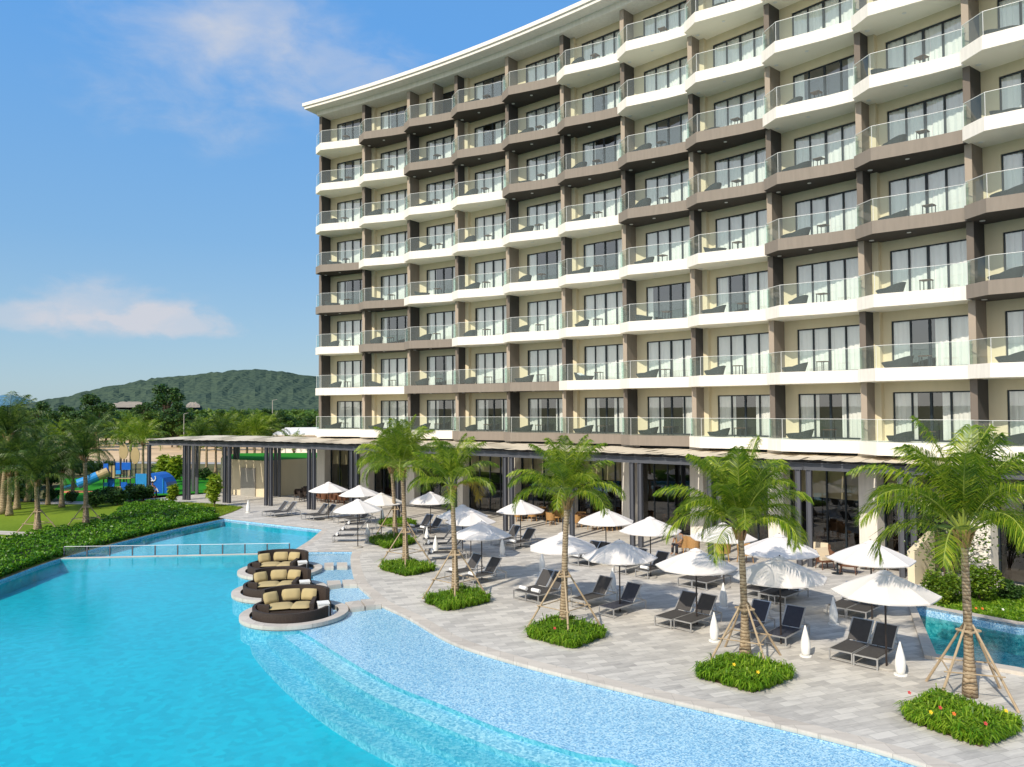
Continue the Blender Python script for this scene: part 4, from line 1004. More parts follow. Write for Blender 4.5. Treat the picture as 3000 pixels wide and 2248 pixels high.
# glass fence across the pool
fen = empty('pool_fence'); tag(fen, 'low glass fence with slim posts dividing the pool', 'fence')
F0, F1 = ZA(378, 262, -.03), ZA(1705, 241, -.03)
for i in range(11):
    p = F0.lerp(F1, i/10); mb = MB(); mb.box(p.x-.03, p.x+.03, p.y-.02, p.y+.02, -.04, .44); mb.build('post', STEEL, fen)
for i in range(10):
    a, b_ = F0.lerp(F1, (i+.07)/10), F0.lerp(F1, (i+.93)/10); mb = MB(); mb.face([(a.x, a.y, .03), (b_.x, b_.y, .03), (b_.x, b_.y, .40), (a.x, a.y, .40)]); mb.build('glass_panel', FENG, fen)
mb = MB(); mb.beam((F0.x, F0.y, .455), (F1.x, F1.y, .455), .035, .022); mb.build('top_rail', RAILM, fen)

# ------------------------------------------------------------------ vegetation generators
def rand_unit(n, rg):
    v = rg.normal(size=(n, 3)); return v/np.linalg.norm(v, axis=1, keepdims=True)
def leaves(C, size, rg, upb=.5, asp=.45):
    """array of pointed leaves at centres C"""
    n = len(C); d = rand_unit(n, rg); d[:, 2] = np.abs(d[:, 2])*upb+d[:, 2]*(1-upb)*.5; d /= np.linalg.norm(d, axis=1, keepdims=True)
    w_ = np.cross(d, rand_unit(n, rg)); w_ /= np.linalg.norm(w_, axis=1, keepdims=True)
    s = size*rg.uniform(.6, 1.3, size=(n, 1)); Q = np.empty((n, 4, 3))
    Q[:, 0] = C-d*s*.5; Q[:, 1] = C+w_*s*asp*.5; Q[:, 2] = C+d*s*.5; Q[:, 3] = C-w_*s*asp*.5
    return Q
def make_palm(seed, trunkh, L, nf, lean=(0, 0), rad=.15, leafm=None, dark=False, wind=(0, 0), dry=0, leafn=98, name='palm_tree'):
    rg = np.random.default_rng(seed); rr = random.Random(seed)
    r_ = empty(name); mb = MB(); n = 16; pts = []; rad_ = []
    for i in range(n+1):
        t = i/n; pts.append((lean[0]*t*t, lean[1]*t*t, trunkh*t)); rad_.append(rad*(1.35-.55*min(1, t*3.5) if t < .28 else .8-.22*(t-.28)/.72)*(1+.03*((i % 2)*2-1)))
    mb.tube(pts, rad_, 12); mb.build('trunk', BARK, r_, smooth=True)
    top = Vector(pts[-1]); A = []; B = []; DR = []; rach = MB()
    # crownshaft fibres
    for f_ in range(nf):
        t = f_/nf; az = f_*2.39996+rr.uniform(-.25, .25); el0 = R(87-58*t+rr.uniform(-7, 7)); Lf = L*(1.08+.14*math.sin(math.pi*min(1, t+.15)))*rr.uniform(.88, 1.08)
        S = 16; p = top+Vector((0, 0, .1-.12*t)); el = el0; P = [p.copy()]; ds = Lf/S
        bend = R(rr.uniform(22, 48)+105*t)
        for s_ in range(S):
            q = s_/S; el -= bend/S*(.25+1.6*q)
            d = Vector((math.cos(az)*math.cos(el), math.sin(az)*math.cos(el), math.sin(el)))+Vector((wind[0], wind[1], 0))*(.15+.55*q)
            p = p+d.normalized()*ds; P.append(p.copy())
        isdry = f_ >= nf-dry
        rach.tube(P, [.024*(1-.85*i/S)*L/2+.003 for i in range(S+1)], 5, m=1 if isdry else 0, cap=False)
        for k in range(leafn):
            q = .20+.80*k/leafn; x = q*S; i = min(S-1, int(x)); fr_2 = x-i; base = P[i].lerp(P[i+1], fr_2); tan = (P[i+1]-P[i]).normalized()
            side = tan.cross(Vector((0, 0, 1)))
            side = side.normalized() if side.length > .05 else Vector((math.sin(az), -math.cos(az), 0))
            upv = side.cross(tan).normalized(); prof = math.sin(math.pi*(.12+  .86*(q-.20)/.80))**.6
            ll = L*.34*prof*rr.uniform(.8, 1.15)
            for sg in (-1, 1):
                jj = rr.uniform(-.12, .12)
                d1 = (side*sg*(.80)+tan*(.45+.5*q+jj)+upv*(.12+jj)).normalized(); drp = .35+.7*rr.random()
                m1 = base+d1*ll*.5; m2 = m1+(d1*.62+Vector((wind[0]*.3, wind[1]*.3, -drp))).normalized()*ll*.5
                wv = (tan*.85+upv*.25).normalized()*(.0082*L/2+.0035)
                A.append((base-wv*.5, base+wv*.5, m1+wv, m1-wv)); B.append((m1-wv, m1+wv, m2+wv*.12, m2-wv*.12)); DR += [isdry]
    Q = np.array([[list(v) for v in q] for q in A+B]); mi = [1 if d else 0 for d in DR]*2
    lm_ = leafm or LEAF_PALM
    # join leaflet quads pairwise: same island so one colour per leaflet
    nq = len(A); V = np.empty((nq, 6, 3)); QA = Q[:nq]; QB = Q[nq:]
    V[:, 0] = QA[:, 0]; V[:, 1] = QA[:, 1]; V[:, 2] = QA[:, 2]; V[:, 3] = QA[:, 3]; V[:, 4] = QB[:, 2]; V[:, 5] = QB[:, 3]
    mb = MB(); mb.v = [tuple(v) for v in V.reshape(-1, 3)]
    for i in range(nq):
        b0 = i*6; mb.f.append((b0, b0+1, b0+2, b0+3)); mb.f.append((b0+3, b0+2, b0+4, b0+5)); mb.m += [1 if DR[i] else 0]*2
    mb.build('crown', [lm_, LEAF_DRY], r_)
    rach.build('leaf_stalks', [paint('stalk', (.24, .30, .05), .5) if not dark else LEAF_PALM_D, LEAF_DRY], r_)
    # boot fibres and flower stalks at the crown base
    mb = MB()
    for i in range(12):
        a = rr.uniform(0, 6.28); l_ = rr.uniform(.18, .4)*L/2; mb.tube([top+Vector((math.cos(a)*rad*.6, math.sin(a)*rad*.6, -.25)), top+Vector((math.cos(a)*(rad+l_*.3), math.sin(a)*(rad+l_*.3), l_*.5))], [.045, .02], 5)
    mb.build('leaf_base', paint('fibre', (.22, .13, .06), .9, .3, 8), r_)
    return r_
def make_stakes(rad, hgt, rot, name='palm_support'):
    r_ = empty(name); P = []
    for i in range(4):
        a = rot+i*math.pi/2; foot = Vector((rad*math.cos(a), rad*math.sin(a), 0)); tp = Vector((.17*math.cos(a), .17*math.sin(a), hgt)); mb = MB(); mb.tube([foot, foot.lerp(tp, .5)+Vector((.01, .01, 0)), tp+(tp-foot).normalized()*.12], [.036, .032, .028], 7); mb.build('stake', STAKE, r_); P.append(foot.lerp(tp, .42))
    for i in range(4):
        mb = MB(); a, b_ = P[i], P[(i+1) % 4]; d = (b_-a).normalized()*.12; mb.tube([a-d, b_+d], .018, 6); mb.build('crossbar', STAKE, r_)
    for i in range(4):
        a = rot+i*math.pi/2+math.pi/4; b_ = a+math.pi/2; mb = MB(); z = hgt-.06; mb.tube([(.27*math.cos(a), .27*math.sin(a), z), (.27*math.cos(b_), .27*math.sin(b_), z)], .03, 6); mb.build('collar_bar', STAKE, r_)
    return r_
# deck palms
def bedbox(z_, pts): return [(p.x, p.y) for p in (z_(*q) for q in pts)]
deckp = [
 dict(base=ZD(850, 1045), top=(820, 480, ZD), L=2.0, nf=20, seed=11, wind=(-.30, 0), lab='furthest deck palm, left of the twin trunks', st=(1.2, 1.7, .08)),
 dict(base=ZD(935, 1270), top=(903, 500, ZD), L=2.25, nf=19, seed=12, wind=(.15, 0), lab='right trunk of the twin deck palms', st=(1.25, 1.65, .12)),
 dict(base=ZD(1338, 1530), top=(1308, 645, ZD), L=1.85, nf=17, seed=13, wind=(-.12, 0), lab='third deck palm, with pale yellow flower stalk', dry=1, st=(1.25, 1.75, .05)),
 dict(base=at(1653, 1842), top=(722, 745, ZH), L=1.95, nf=20, seed=14, wind=(-.05, 0), dry=1, lab='middle deck palm with an orange dying frond', st=(1.25, 1.8, .05)),
 dict(base=at(2184, 1930), top=(2125, 985, ZH), L=2.3, nf=22, seed=15, wind=(-.32, -.1), lab='tall bushy palm leaning its fronds to the left', st=(1.15, 1.5, .25)),
 dict(base=at(2842, 2040), top=(1722, 1030, ZI), L=2.55, nf=23, seed=16, wind=(-.10, 0), lab='nearest palm at right above the flower bed', st=(1.2, 1.7, .45))]
for i, d in enumerate(deckp):
    b_ = d['base']; ux, vy, zz = d['top']
    # find the trunk height whose top matches the surveyed point, over the base
    best = None
    for hh in range(200, 900, 2):
        p = zz(ux, vy, hh/100); e = abs(p.y-b_.y)
        if best is None or e < best[0]: best = (e, hh/100, p)
    _, th_, tp = best
    o = make_palm(d['seed'], th_, d['L'], d['nf'], (tp.x-b_.x, tp.y-b_.y), .14, wind=d['wind'], dry=d.get('dry', 0)); o.location = (b_.x, b_.y, 0)
    tag(o, d['lab'], 'palm tree', 'coconut palms on the terrace')
    s_ = make_stakes(*d['st']); s_.location = (b_.x, b_.y, 0); tag(s_, 'bamboo stake frame around the '+d['lab'].split(',')[0], 'stakes', 'bamboo stake frames')
    print('palm', i, round(th_, 2), tuple(round(v, 2) for v in b_))
# planting beds
beds = [(ZD, [(690, 930), (860, 962), (1040, 935), (880, 900)], 'low planting behind the twin palms'), (ZD, [(612, 1075), (790, 1140), (1048, 1085), (850, 1030)], 'bed of the furthest palm'), (ZD, [(695, 1290), (930, 1362), (1200, 1305), (960, 1240)], 'bed under the right twin palm'),
        (ZD, [(1040, 1560), (1270, 1645), (1655, 1560), (1400, 1470)], 'bed under the third palm'), (ZM, [(805, 900), (1180, 1000), (1445, 890), (1060, 790)], 'bed under the middle palm with a red bloom'),
        (ZK, [(40, 740), (470, 862), (745, 750), (320, 640)], 'bed under the tall palm with yellow blooms'), (ZK, [(1380, 1010), (1950, 1220), (2230, 1090), (1640, 890)], 'bed under the nearest palm with red and yellow blooms')]
bed_polys = []
for bi, (z_, q, lab) in enumerate(beds):
    poly = bedbox(z_, q); cx_ = sum(p[0] for p in poly)/4; cy_ = sum(p[1] for p in poly)/4; poly = [(cx_+(p[0]-cx_)*.97, cy_+(p[1]-cy_)*.97) for p in poly]; bed_polys.append(poly)
    mb = MB(); mb.prism([(cx_+(p[0]-cx_)*.9, cy_+(p[1]-cy_)*.9) for p in poly], .0, .02); tag(mb.build('planter_soil', SOIL), kind='structure')
    rg = np.random.default_rng(40+bi)
    rpoly = [tuple(v) for v in smooth_curve([((poly[i][0]*(1-f_)+poly[(i+1) % 4][0]*f_), (poly[i][1]*(1-f_)+poly[(i+1) % 4][1]*f_)) for i in range(4) for f_ in (.13, .5, .87)], 3)]
    x0, x1 = min(p[0] for p in poly), max(p[0] for p in poly); y0, y1 = min(p[1] for p in poly), max(p[1] for p in poly)
    T = []; target = int(11000 if bi > 3 else 6000)
    cl_ = []
    while len(cl_) < target//14:
        p = (rg.uniform(x0, x1), rg.uniform(y0, y1))
        if inside_poly(p, rpoly): cl_.append(p)
    Q = []
    for (x, y) in cl_:
        hh = rg.uniform(.15, .42)*(1 if rg.random() < .88 else 1.35)
        for j in range(14):
            a = rg.uniform(0, 6.283); sp_ = rg.uniform(.3, 1.0); b0 = np.array([x+rg.normal()*.02, y+rg.normal()*.02, .02]); d = np.array([math.cos(a), math.sin(a), 0])
            l_ = hh*rg.uniform(.7, 1.15); mid = b0+d*l_*.35*sp_+np.array([0, 0, l_*.72]); tip = b0+d*l_*(.95*sp_)+np.array([0, 0, l_*(.95-.55*sp_)]); w_ = np.array([-d[1], d[0], 0])*rg.uniform(.011, .020)
            Q.append([b0-w_*.5, b0+w_*.5, mid+w_, mid-w_]); Q.append([mid-w_, mid+w_, tip+w_*.1, tip-w_*.1])
    o = quads_mesh('bed_planting', np.array(Q), LEAF_BED)
    tag(o, 'strappy green leaves filling the '+lab, 'plants', kind='stuff')
def make_flower(m):
    mb = MB()
    for k in range(5):
        a = k*2*math.pi/5; c, s_ = math.cos(a), math.sin(a); mb.face([(0, 0, 0), (.045*c-.03*s_, .045*s_+.03*c, .02), (.085*c, .085*s_, .015), (.045*c+.03*s_, .045*s_-.03*c, .02)])
    mb.tube([(0, 0, 0), (0, 0, .05)], .008, 5); return mb.build('hibiscus_flower', m)
for (z_, x, y, h_, m, lab) in ((ZK, 332, 662, .42, FL_Y, 'yellow hibiscus bloom left of the tall palm trunk'), (ZK, 487, 712, .42, FL_Y, 'yellow hibiscus bloom by the front stake of the tall palm'), (ZK, 1607, 972, .5, FL_Y, 'large yellow hibiscus bloom in the nearest bed'), (ZK, 1668, 942, .5, FL_R, 'red hibiscus bloom right of the big yellow one'),
       (ZK, 1757, 982, .48, FL_O, 'orange red hibiscus bloom left of the nearest trunk'), (ZK, 1468, 845, .62, FL_R, 'pink red bloom standing above the nearest bed corner'), (ZK, 1962, 1045, .45, FL_R, 'red bloom behind the front stake of the nearest palm'), (ZK, 2095, 962, .45, FL_Y, 'pale yellow bloom at the right of the nearest bed'), (ZM, 1044, 838, .42, FL_R, 'red hibiscus bloom left of the middle palm trunk'),
       (ZK, 1900, 297, .3, FL_O, 'orange bloom beside the plunge pool coping'), (ZK, 1942, 300, .3, FL_O, 'small orange bloom further along the plunge pool'), (ZK, 2075, 305, .3, FL_W, 'white bloom in the garden behind the plunge pool')):
    o = make_flower(m); p = z_(x, y, h_); o.location = p; o.scale = (.62,)*3; o.rotation_euler = (R(50), R(10), 0); tag(o, lab, 'flower', 'hibiscus blooms')
# hedge along the infinity edge
hp = [tuple(p)[:2] for p in (ZB(1395, 1100), ZB(1000, 1050), ZB(820, 1075), ZB(700, 1150), ZB(420, 1225), ZB(150, 1270), ZB(-30, 1310))]+[(-31, 28), (-30, 12)]+[tuple(p) for p in e1b if p[1] > 12]+[tuple(ZB(1385, 1140))[:2]]
rg = np.random.default_rng(5); hx0, hx1 = min(p[0] for p in hp), max(p[0] for p in hp); hy0, hy1 = min(p[1] for p in hp), max(p[1] for p in hp)
C = []
while len(C) < 52000:
    x, y = rg.uniform(hx0, hx1), rg.uniform(hy0, hy1)
    if not inside_poly((x, y), hp): continue
    top = .30+.12*math.sin(x*1.9)*math.cos(y*1.3)+.08*math.sin(x*5.1+y*4.3)
    C.append((x, y, top*(1-.45*rg.random()**2.2)))
ed_ = [p for p in inf_edge if p[1] > 14]
for i in range(9000):
    k = rg.integers(0, len(ed_)-1); t = rg.random(); a = ed_[k].lerp(ed_[k+1], t); d = (ed_[k+1]-ed_[k]).normalized(); q = rg.uniform(.24, .55); C.append((a.x-d.y*q, a.y+d.x*q, rg.uniform(-.12, .36)))
o = quads_mesh('hedge', leaves(np.array(C), .15, rg, .8, .6), LEAF_HEDGE); tag(o, 'broad clipped green hedge along the infinity edge', 'hedge', kind='stuff')
mb = poly_fill(hp, [], .10); tag(mb.build('hedge_shade_sheet', paint('hedge_shade', (.008, .02, .004), 1)), kind='structure')  # near-black sheet under the leaves, hedge shade put into its colour
# dry grass patch and grass strip between hedge and path
def tuft_patch(name, poly, n, hgt, m, lab, seed, asp=.12):
    rg = np.random.default_rng(seed); C = []; poly = [tuple(p)[:2] for p in poly]
    x0, x1 = min(p[0] for p in poly), max(p[0] for p in poly); y0, y1 = min(p[1] for p in poly), max(p[1] for p in poly)
    while len(C) < n:
        x, y = rg.uniform(x0, x1), rg.uniform(y0, y1)
        if inside_poly((x, y), poly): C.append((x, y, hgt*.4*rg.uniform(.4, 1.3)))
    o = quads_mesh(name, leaves(np.array(C), hgt, rg, .9, asp), m); tag(o, lab, 'grass', kind='stuff'); return o
tuft_patch('grass', (ZN(960, 1400), ZN(1035, 1400), ZN(1235, 1335), ZN(1385, 1268), ZN(1000, 1225), ZN(500, 1200), ZN(200, 1175), ZN(250, 1250), ZN(900, 1270), ZN(980, 1320)), 9000, .14, LEAF_GINGER, 'ragged yellowish grass between hedge and path', 61)
# generic broadleaf trees
def make_tree(seed, H, W, leafm, n=3200, ls=.34, trunkf=.35, name='broadleaf_tree'):
    rg = np.random.default_rng(seed); rr = random.Random(seed); r_ = empty(name); mb = MB()
    mb.tube([(0, 0, 0), (rr.uniform(-.1, .1), 0, H*trunkf), (rr.uniform(-.3, .3), rr.uniform(-.2, .2), H*.75)], [.035*H, .026*H, .008*H], 7)
    C = []; nb = 15
    for i in range(nb):
        a = rr.uniform(0, 6.28); q = rr.random()**.6; z = H*(trunkf+(.95-trunkf)*rr.random()); rmax = W/2*(1-.55*((z/H-trunkf)/(1-trunkf))**1.6); c = np.array([math.cos(a)*rmax*q, math.sin(a)*rmax*q, z])
        mb.tube([(0, 0, H*trunkf*rr.uniform(.8, 1.3)), tuple(c*np.array([.5, .5, .9])), tuple(c)], [.016*H, .01*H, .004*H], 5)
        s_ = W*rr.uniform(.13, .22); m_ = n//nb; u = rand_unit(m_, rg)*(rg.random((m_, 1))**.33)*np.array([s_, s_, s_*.72]); C.append(c+u)
    mb.build('trunk', BARK2, r_)
    quads_mesh('crown', leaves(np.concatenate(C), ls, rg, .4, .6), leafm, r_); return r_
# background trees: individual trees along the field edge and behind the pergola
protos = [make_tree(1, 9, 8, LEAF_TREE, 2600, .55), make_tree(2, 7, 7, LEAF_TREE2, 2400, .5), make_tree(3, 11, 8.5, LEAF_TREE, 3000, .6, .42), make_tree(4, 6, 7.5, LEAF_TREE2, 2400, .5, .2)]
pu = [0]*4; tr_ = random.Random(77)
def put_tree(k, x, y, s_, lab, grp='trees behind the sandy field'):
    o = protos[k] if not pu[k] else copy_tree(protos[k]); pu[k] = 1; o.location = (x, y, -.02); o.scale = (s_*tr_.uniform(.92, 1.1), s_*tr_.uniform(.92, 1.1), s_); o.rotation_euler = (0, 0, tr_.uniform(0, 6.28)); tag(o, lab, 'tree', grp)
def pxat(u_disp, depth): return (u_disp/.73733-1500)/F_*depth
WORDS = ['dark green', 'mid green', 'tall dark', 'pale green bushy']
feat = [(358, 172, 2, 1.12, 'tallest dark tree standing above the wood behind the field'), (200, 150, 2, .90, 'rounded dark tree above the left palms'), (385, 150, 0, .95, 'dark tree right of the tallest one'), (325, 165, 1, .95, 'lighter tree left of the tallest one'), (230, 160, 0, .85, 'dark green tree behind the second left palm')]
for u, dd, k, s_, lab in feat: put_tree(k, pxat(u, dd), dd, s_, lab)
for i in range(74):
    u = -60+i*10.6+tr_.uniform(-5, 5); dd = tr_.choice([138, 150, 165, 185, 205]); k = tr_.choice([0, 1, 1, 2, 3]); s_ = tr_.uniform(.55, .80)*(1+(dd-140)/600)
    put_tree(k, pxat(u, dd), dd, s_, '%s tree in the wood beyond the field, %s part' % (WORDS[k], ('leftmost', 'left', 'middle', 'right', 'hotel side')[min(4, int(i/15))]))
# far wood as a mass
rg = np.random.default_rng(8); C = []
n = 60000; yy = rg.uniform(215, 620, n); uu_ = rg.uniform(-200, 900, n); xx = (uu_/.73733-1500)/F_*yy; gx = np.floor(xx/7); gy = np.floor(yy/7)
hsh = np.abs(np.sin(gx*12.9898+gy*78.233)*43758.5453) % 1; fx = xx/7-gx-.5; fy = yy/7-gy-.5; dome = np.sqrt(np.maximum(.02, 1-(fx**2+fy**2)*2.6)); zz_ = (4.3+3.2*hsh)*dome*rg.uniform(.75, 1.0, n)
keep = zz_ < CZ+1.5; Cc = np.stack([xx, yy, zz_], 1)
o = quads_mesh('far_wood', leaves(Cc, 1.5, rg, .6, .7)*1.0, LEAF_TREE2); tag(o, 'far green woodland stretching to the hill', 'woodland', kind='stuff')

# left garden palms
gp_ = [make_palm(31, 3.0, 2.5, 26, (0, .1), .2, LEAF_PALM_D, True, leafn=48), make_palm(32, 4.2, 2.3, 22, (.2, 0), .17, LEAF_PALM_D, True, leafn=48), make_palm(33, 3.2, 2.1, 20, (0, 0), .15, LEAF_PALM, False, leafn=44)]
gu = [0]*3; gs = make_stakes(1.1, 1.3, .4); gsu = 0
def put_gpalm(k, p, s_, lab, grp='palms in the garden at left', rz=0):
    o = gp_[k] if not gu[k] else copy_tree(gp_[k]); gu[k] = 1; o.location = (p[0], p[1], -.01); o.scale = (s_,)*3; o.rotation_euler = (0, 0, rz); tag(o, lab, 'palm tree', grp)
for (k, x, y, s_, lab, stake) in ((0, 243, 1238, 1.0, 'squat dark palm on the lawn beside the hedge', 1), (1, 556, 1203, 1.03, 'dark palm with two thick drooping fronds before the slide', 1), (1, 20, 1120, 1.3, 'tall palm cut by the left edge of the picture', 0), (0, 110, 1090, 1.05, 'shaggy palm behind the squat one', 0), (0, 5, 1060, 1.1, 'low palm at the far left edge', 0), (0, 400, 1075, .9, 'low shaggy palm left of the slide', 0),
      (2, 845, 880, 1.22, 'slim palm behind the playground tower', 0), (2, 925, 900, 1.2, 'slim palm left of the pergola end', 0), (2, 780, 860, 1.15, 'small palm behind the blue play panels', 0), (1, 640, 850, 1.1, 'dark palm crown behind the second garden palm', 0), (2, 330, 900, 1.2, 'palm behind the left lawn', 0), (1, 130, 900, 1.1, 'dark palm at the far left behind the lawn', 0), (0, 60, 1130, 1.0, 'shaggy palm left of the squat one', 0), (0, 180, 1040, 1.05, 'dense dark palm just behind the squat lawn palm', 0), (0, 470, 1020, .85, 'low dark palm between the lawn palms and the slide', 0), (1, 250, 960, .95, 'slender dark palm behind the kerb at left', 0), (0, -60, 1080, 1.2, 'broad palm crown reaching in from the left edge', 0), (0, 310, 1060, .8, 'small shaggy palm at the lawn edge', 0)):
    p = ZB(x, y); put_gpalm(k, p, s_, lab, rz=x*.37)
    if stake:
        o = gs if not gsu else copy_tree(gs); gsu = 1; o.location = (p.x, p.y, 0); tag(o, 'pale stake frame around the '+lab.split(' on ')[0].split(' with ')[0]+(' by the hedge' if k == 0 else ' before the slide'), 'stakes', 'stake frames on the lawn')
for i, (u, dd, s_) in enumerate(((1290, 84, 1.6), (1340, 88, 1.75), (1400, 90, 1.6), (1450, 86, 1.75), (1500, 92, 1.95), (1550, 88, 1.7), (1600, 90, 1.8), (1650, 86, 1.85), (1700, 88, 1.9), (1750, 92, 1.75), (1905, 82, 1.35), (1250, 92, 1.5))):
    x = ((u/2.2112)-1500)/F_*dd; put_gpalm(2 if i % 3 else 1, (x, dd), s_*(.68 if i % 3 else .60), 'young palm in the row behind the pergola, %s from left' % ORD[i if i < 11 else 11], 'palm row behind the pergola', i*1.3)
# shrubs along the playground edge and by the plunge pool
def make_shrub(seed, Rr, H, m, n=2200, ls=.16, name='shrub', asp=.55):
    rg = np.random.default_rng(seed); r_ = empty(name); k = 14; C = []
    for i in range(k):
        a = rg.uniform(0, 6.28); q = rg.random()**.5*.65; c = np.array([math.cos(a)*q*Rr, math.sin(a)*q*Rr, H*rg.uniform(.35, .78)]); u = rand_unit(n//k, rg)*(rg.random((n//k, 1))**.33)*np.array([Rr*.42, Rr*.42, H*.3]); C.append(c+u)
    C = np.concatenate(C); C[:, 2] = np.maximum(.03, C[:, 2]); quads_mesh('foliage', leaves(C, ls, rg, .4, asp), m, r_)
    mb = MB()
    for i in range(6):
        a = i*1.05; mb.tube([(0, 0, 0), (math.cos(a)*Rr*.4, math.sin(a)*Rr*.4, H*.6)], [.03, .012], 5)
    mb.build('stem', BARK2, r_); return r_
sh = [make_shrub(71, .9, 1.5, LEAF_SHRUB, 3600, .13), make_shrub(72, .8, 1.2, LEAF_TREE, 2200, .2), make_shrub(73, .55, 1.9, LEAF_GINGER, 700, .5, 'ginger_plant', .25)]; su = [0]*3
def put_shrub(k, p, s_, lab, zs_=1.0, grp=None):
    o = sh[k] if not su[k] else copy_tree(sh[k]); su[k] = 1; o.location = (p[0], p[1], 0); o.scale = (s_, s_, s_*zs_); o.rotation_euler = (0, 0, p[0]); tag(o, lab, 'shrub', grp or 'shrubs in the garden')
put_shrub(0, ZJ(1390, 480), .85, 'rounded green shrub left of the nearest palm trunk'); put_shrub(0, ZJ(1780, 450), .95, 'rounded green shrub right of the nearest palm trunk'); put_shrub(2, ZJ(1400, 500), .42, 'yellow green leafy plant at the plunge pool corner')
put_shrub(1, at(2960, 1760), .6, 'small leafy shrub at the right frame edge behind the plunge pool')
put_shrub(2, ZN(1010, 1265), 1.15, 'bright yellow green ginger clump before the second pergola columns', 1.15); put_shrub(2, ZN(465, 1220), .8, 'slim yellow green clump near the first pergola columns', 1.0)
for i, (x, y, k, s_, lab) in enumerate(((460, 1045, 1, .7, 'dark shrub at the lawn edge, left of the slide foot'), (690, 1045, 1, .95, 'dark shrub at the turf edge below the tower'), (620, 1075, 1, 1.0, 'dark shrub behind the lawn palm trunk'), (760, 1060, 1, 1.1, 'dark shrub behind the hedge bend'), (870, 1035, 1, 1.1, 'dark shrub before the blue play house'), (930, 1030, 1, 1.0, 'dark shrub at the pergola end column'),
      (60, 1040, 1, 1.3, 'bushy shrub at the left lawn edge'), (190, 1035, 1, 1.2, 'bushy shrub behind the squat palm'), (330, 1035, 1, .9, 'bushy shrub left of the kerb'), (1060, 920, 2, 1.5, 'tall yellow green plant between pergola columns'), (1130, 930, 2, 1.5, 'tall yellow green plant right of the first column pair'), (1010, 900, 1, 1.2, 'shrub behind the blue play house'), (1180, 870, 1, 1.0, 'small shrub beyond the pergola path'), (1260, 900, 1, .9, 'shrub by the rear pergola column'),
      (-20, 1035, 1, 1.4, 'bushy shrub at the left picture edge'), (20, 960, 1, 2.1, 'large dark bush behind the left palms'), (120, 970, 1, 1.9, 'large dark bush behind the squat lawn palm'), (230, 950, 1, 1.9, 'large dark bush between the garden palms'), (330, 940, 1, 1.6, 'dark bush left of the play turf'), (60, 900, 1, 2.2, 'big bush at the far left'), (180, 900, 1, 2.0, 'big bush behind the kerb'), (-80, 990, 1, 2.2, 'big bush beyond the left edge'), (520, 870, 1, 1.3, 'shrub behind the play turf, left'), (600, 860, 1, 1.2, 'shrub behind the slide'), (700, 850, 1, 1.1, 'shrub behind the play tower'), (1330, 900, 1, 1.0, 'shrub left of the service block'))):
    put_shrub(k, ZB(x, y), s_, lab)
tuft_patch('garden_plants', (ZJ(1180, 455), ZJ(1600, 570), ZJ(2163, 665), at(3200, 1840), at(3200, 1700), ZJ(2000, 330), ZJ(1600, 400), ZJ(1250, 380)), 14000, .2, LEAF_BED, 'low mixed planting and grass behind the plunge pool', 62, .25)
# climber on the right-hand wall
rg = np.random.default_rng(15); p0 = fp(9.75, 3.2, 0)
r_ = empty('flowering_climber', (p0.x, p0.y, 0)); tag(r_, 'loose climber with small white flowers at the right hotel wall', 'climber')
C = []; mb = MB()
for i in range(16):
    a = rg.uniform(-1, 1); q = np.array([rg.uniform(-1.5, 2.2), rg.uniform(-.8, .5), rg.uniform(1.6, 3.6)]); mb.tube([(rg.uniform(-.2, .2), 0, 0), tuple(q*np.array([.4, .5, .6])), tuple(q)], [.02, .014, .006], 5); C.append(q*rg.uniform(.4, 1.05, (60, 1))+rg.normal(size=(60, 3))*.28)
mb.build('stem', BARK2, r_); quads_mesh('foliage', leaves(np.concatenate(C), .17, rg, .4, .5), LEAF_TREE2, r_); quads_mesh('blossom', leaves(np.concatenate(C)[::40]+.03, .09, rg, .5, .9), FL_W, r_)

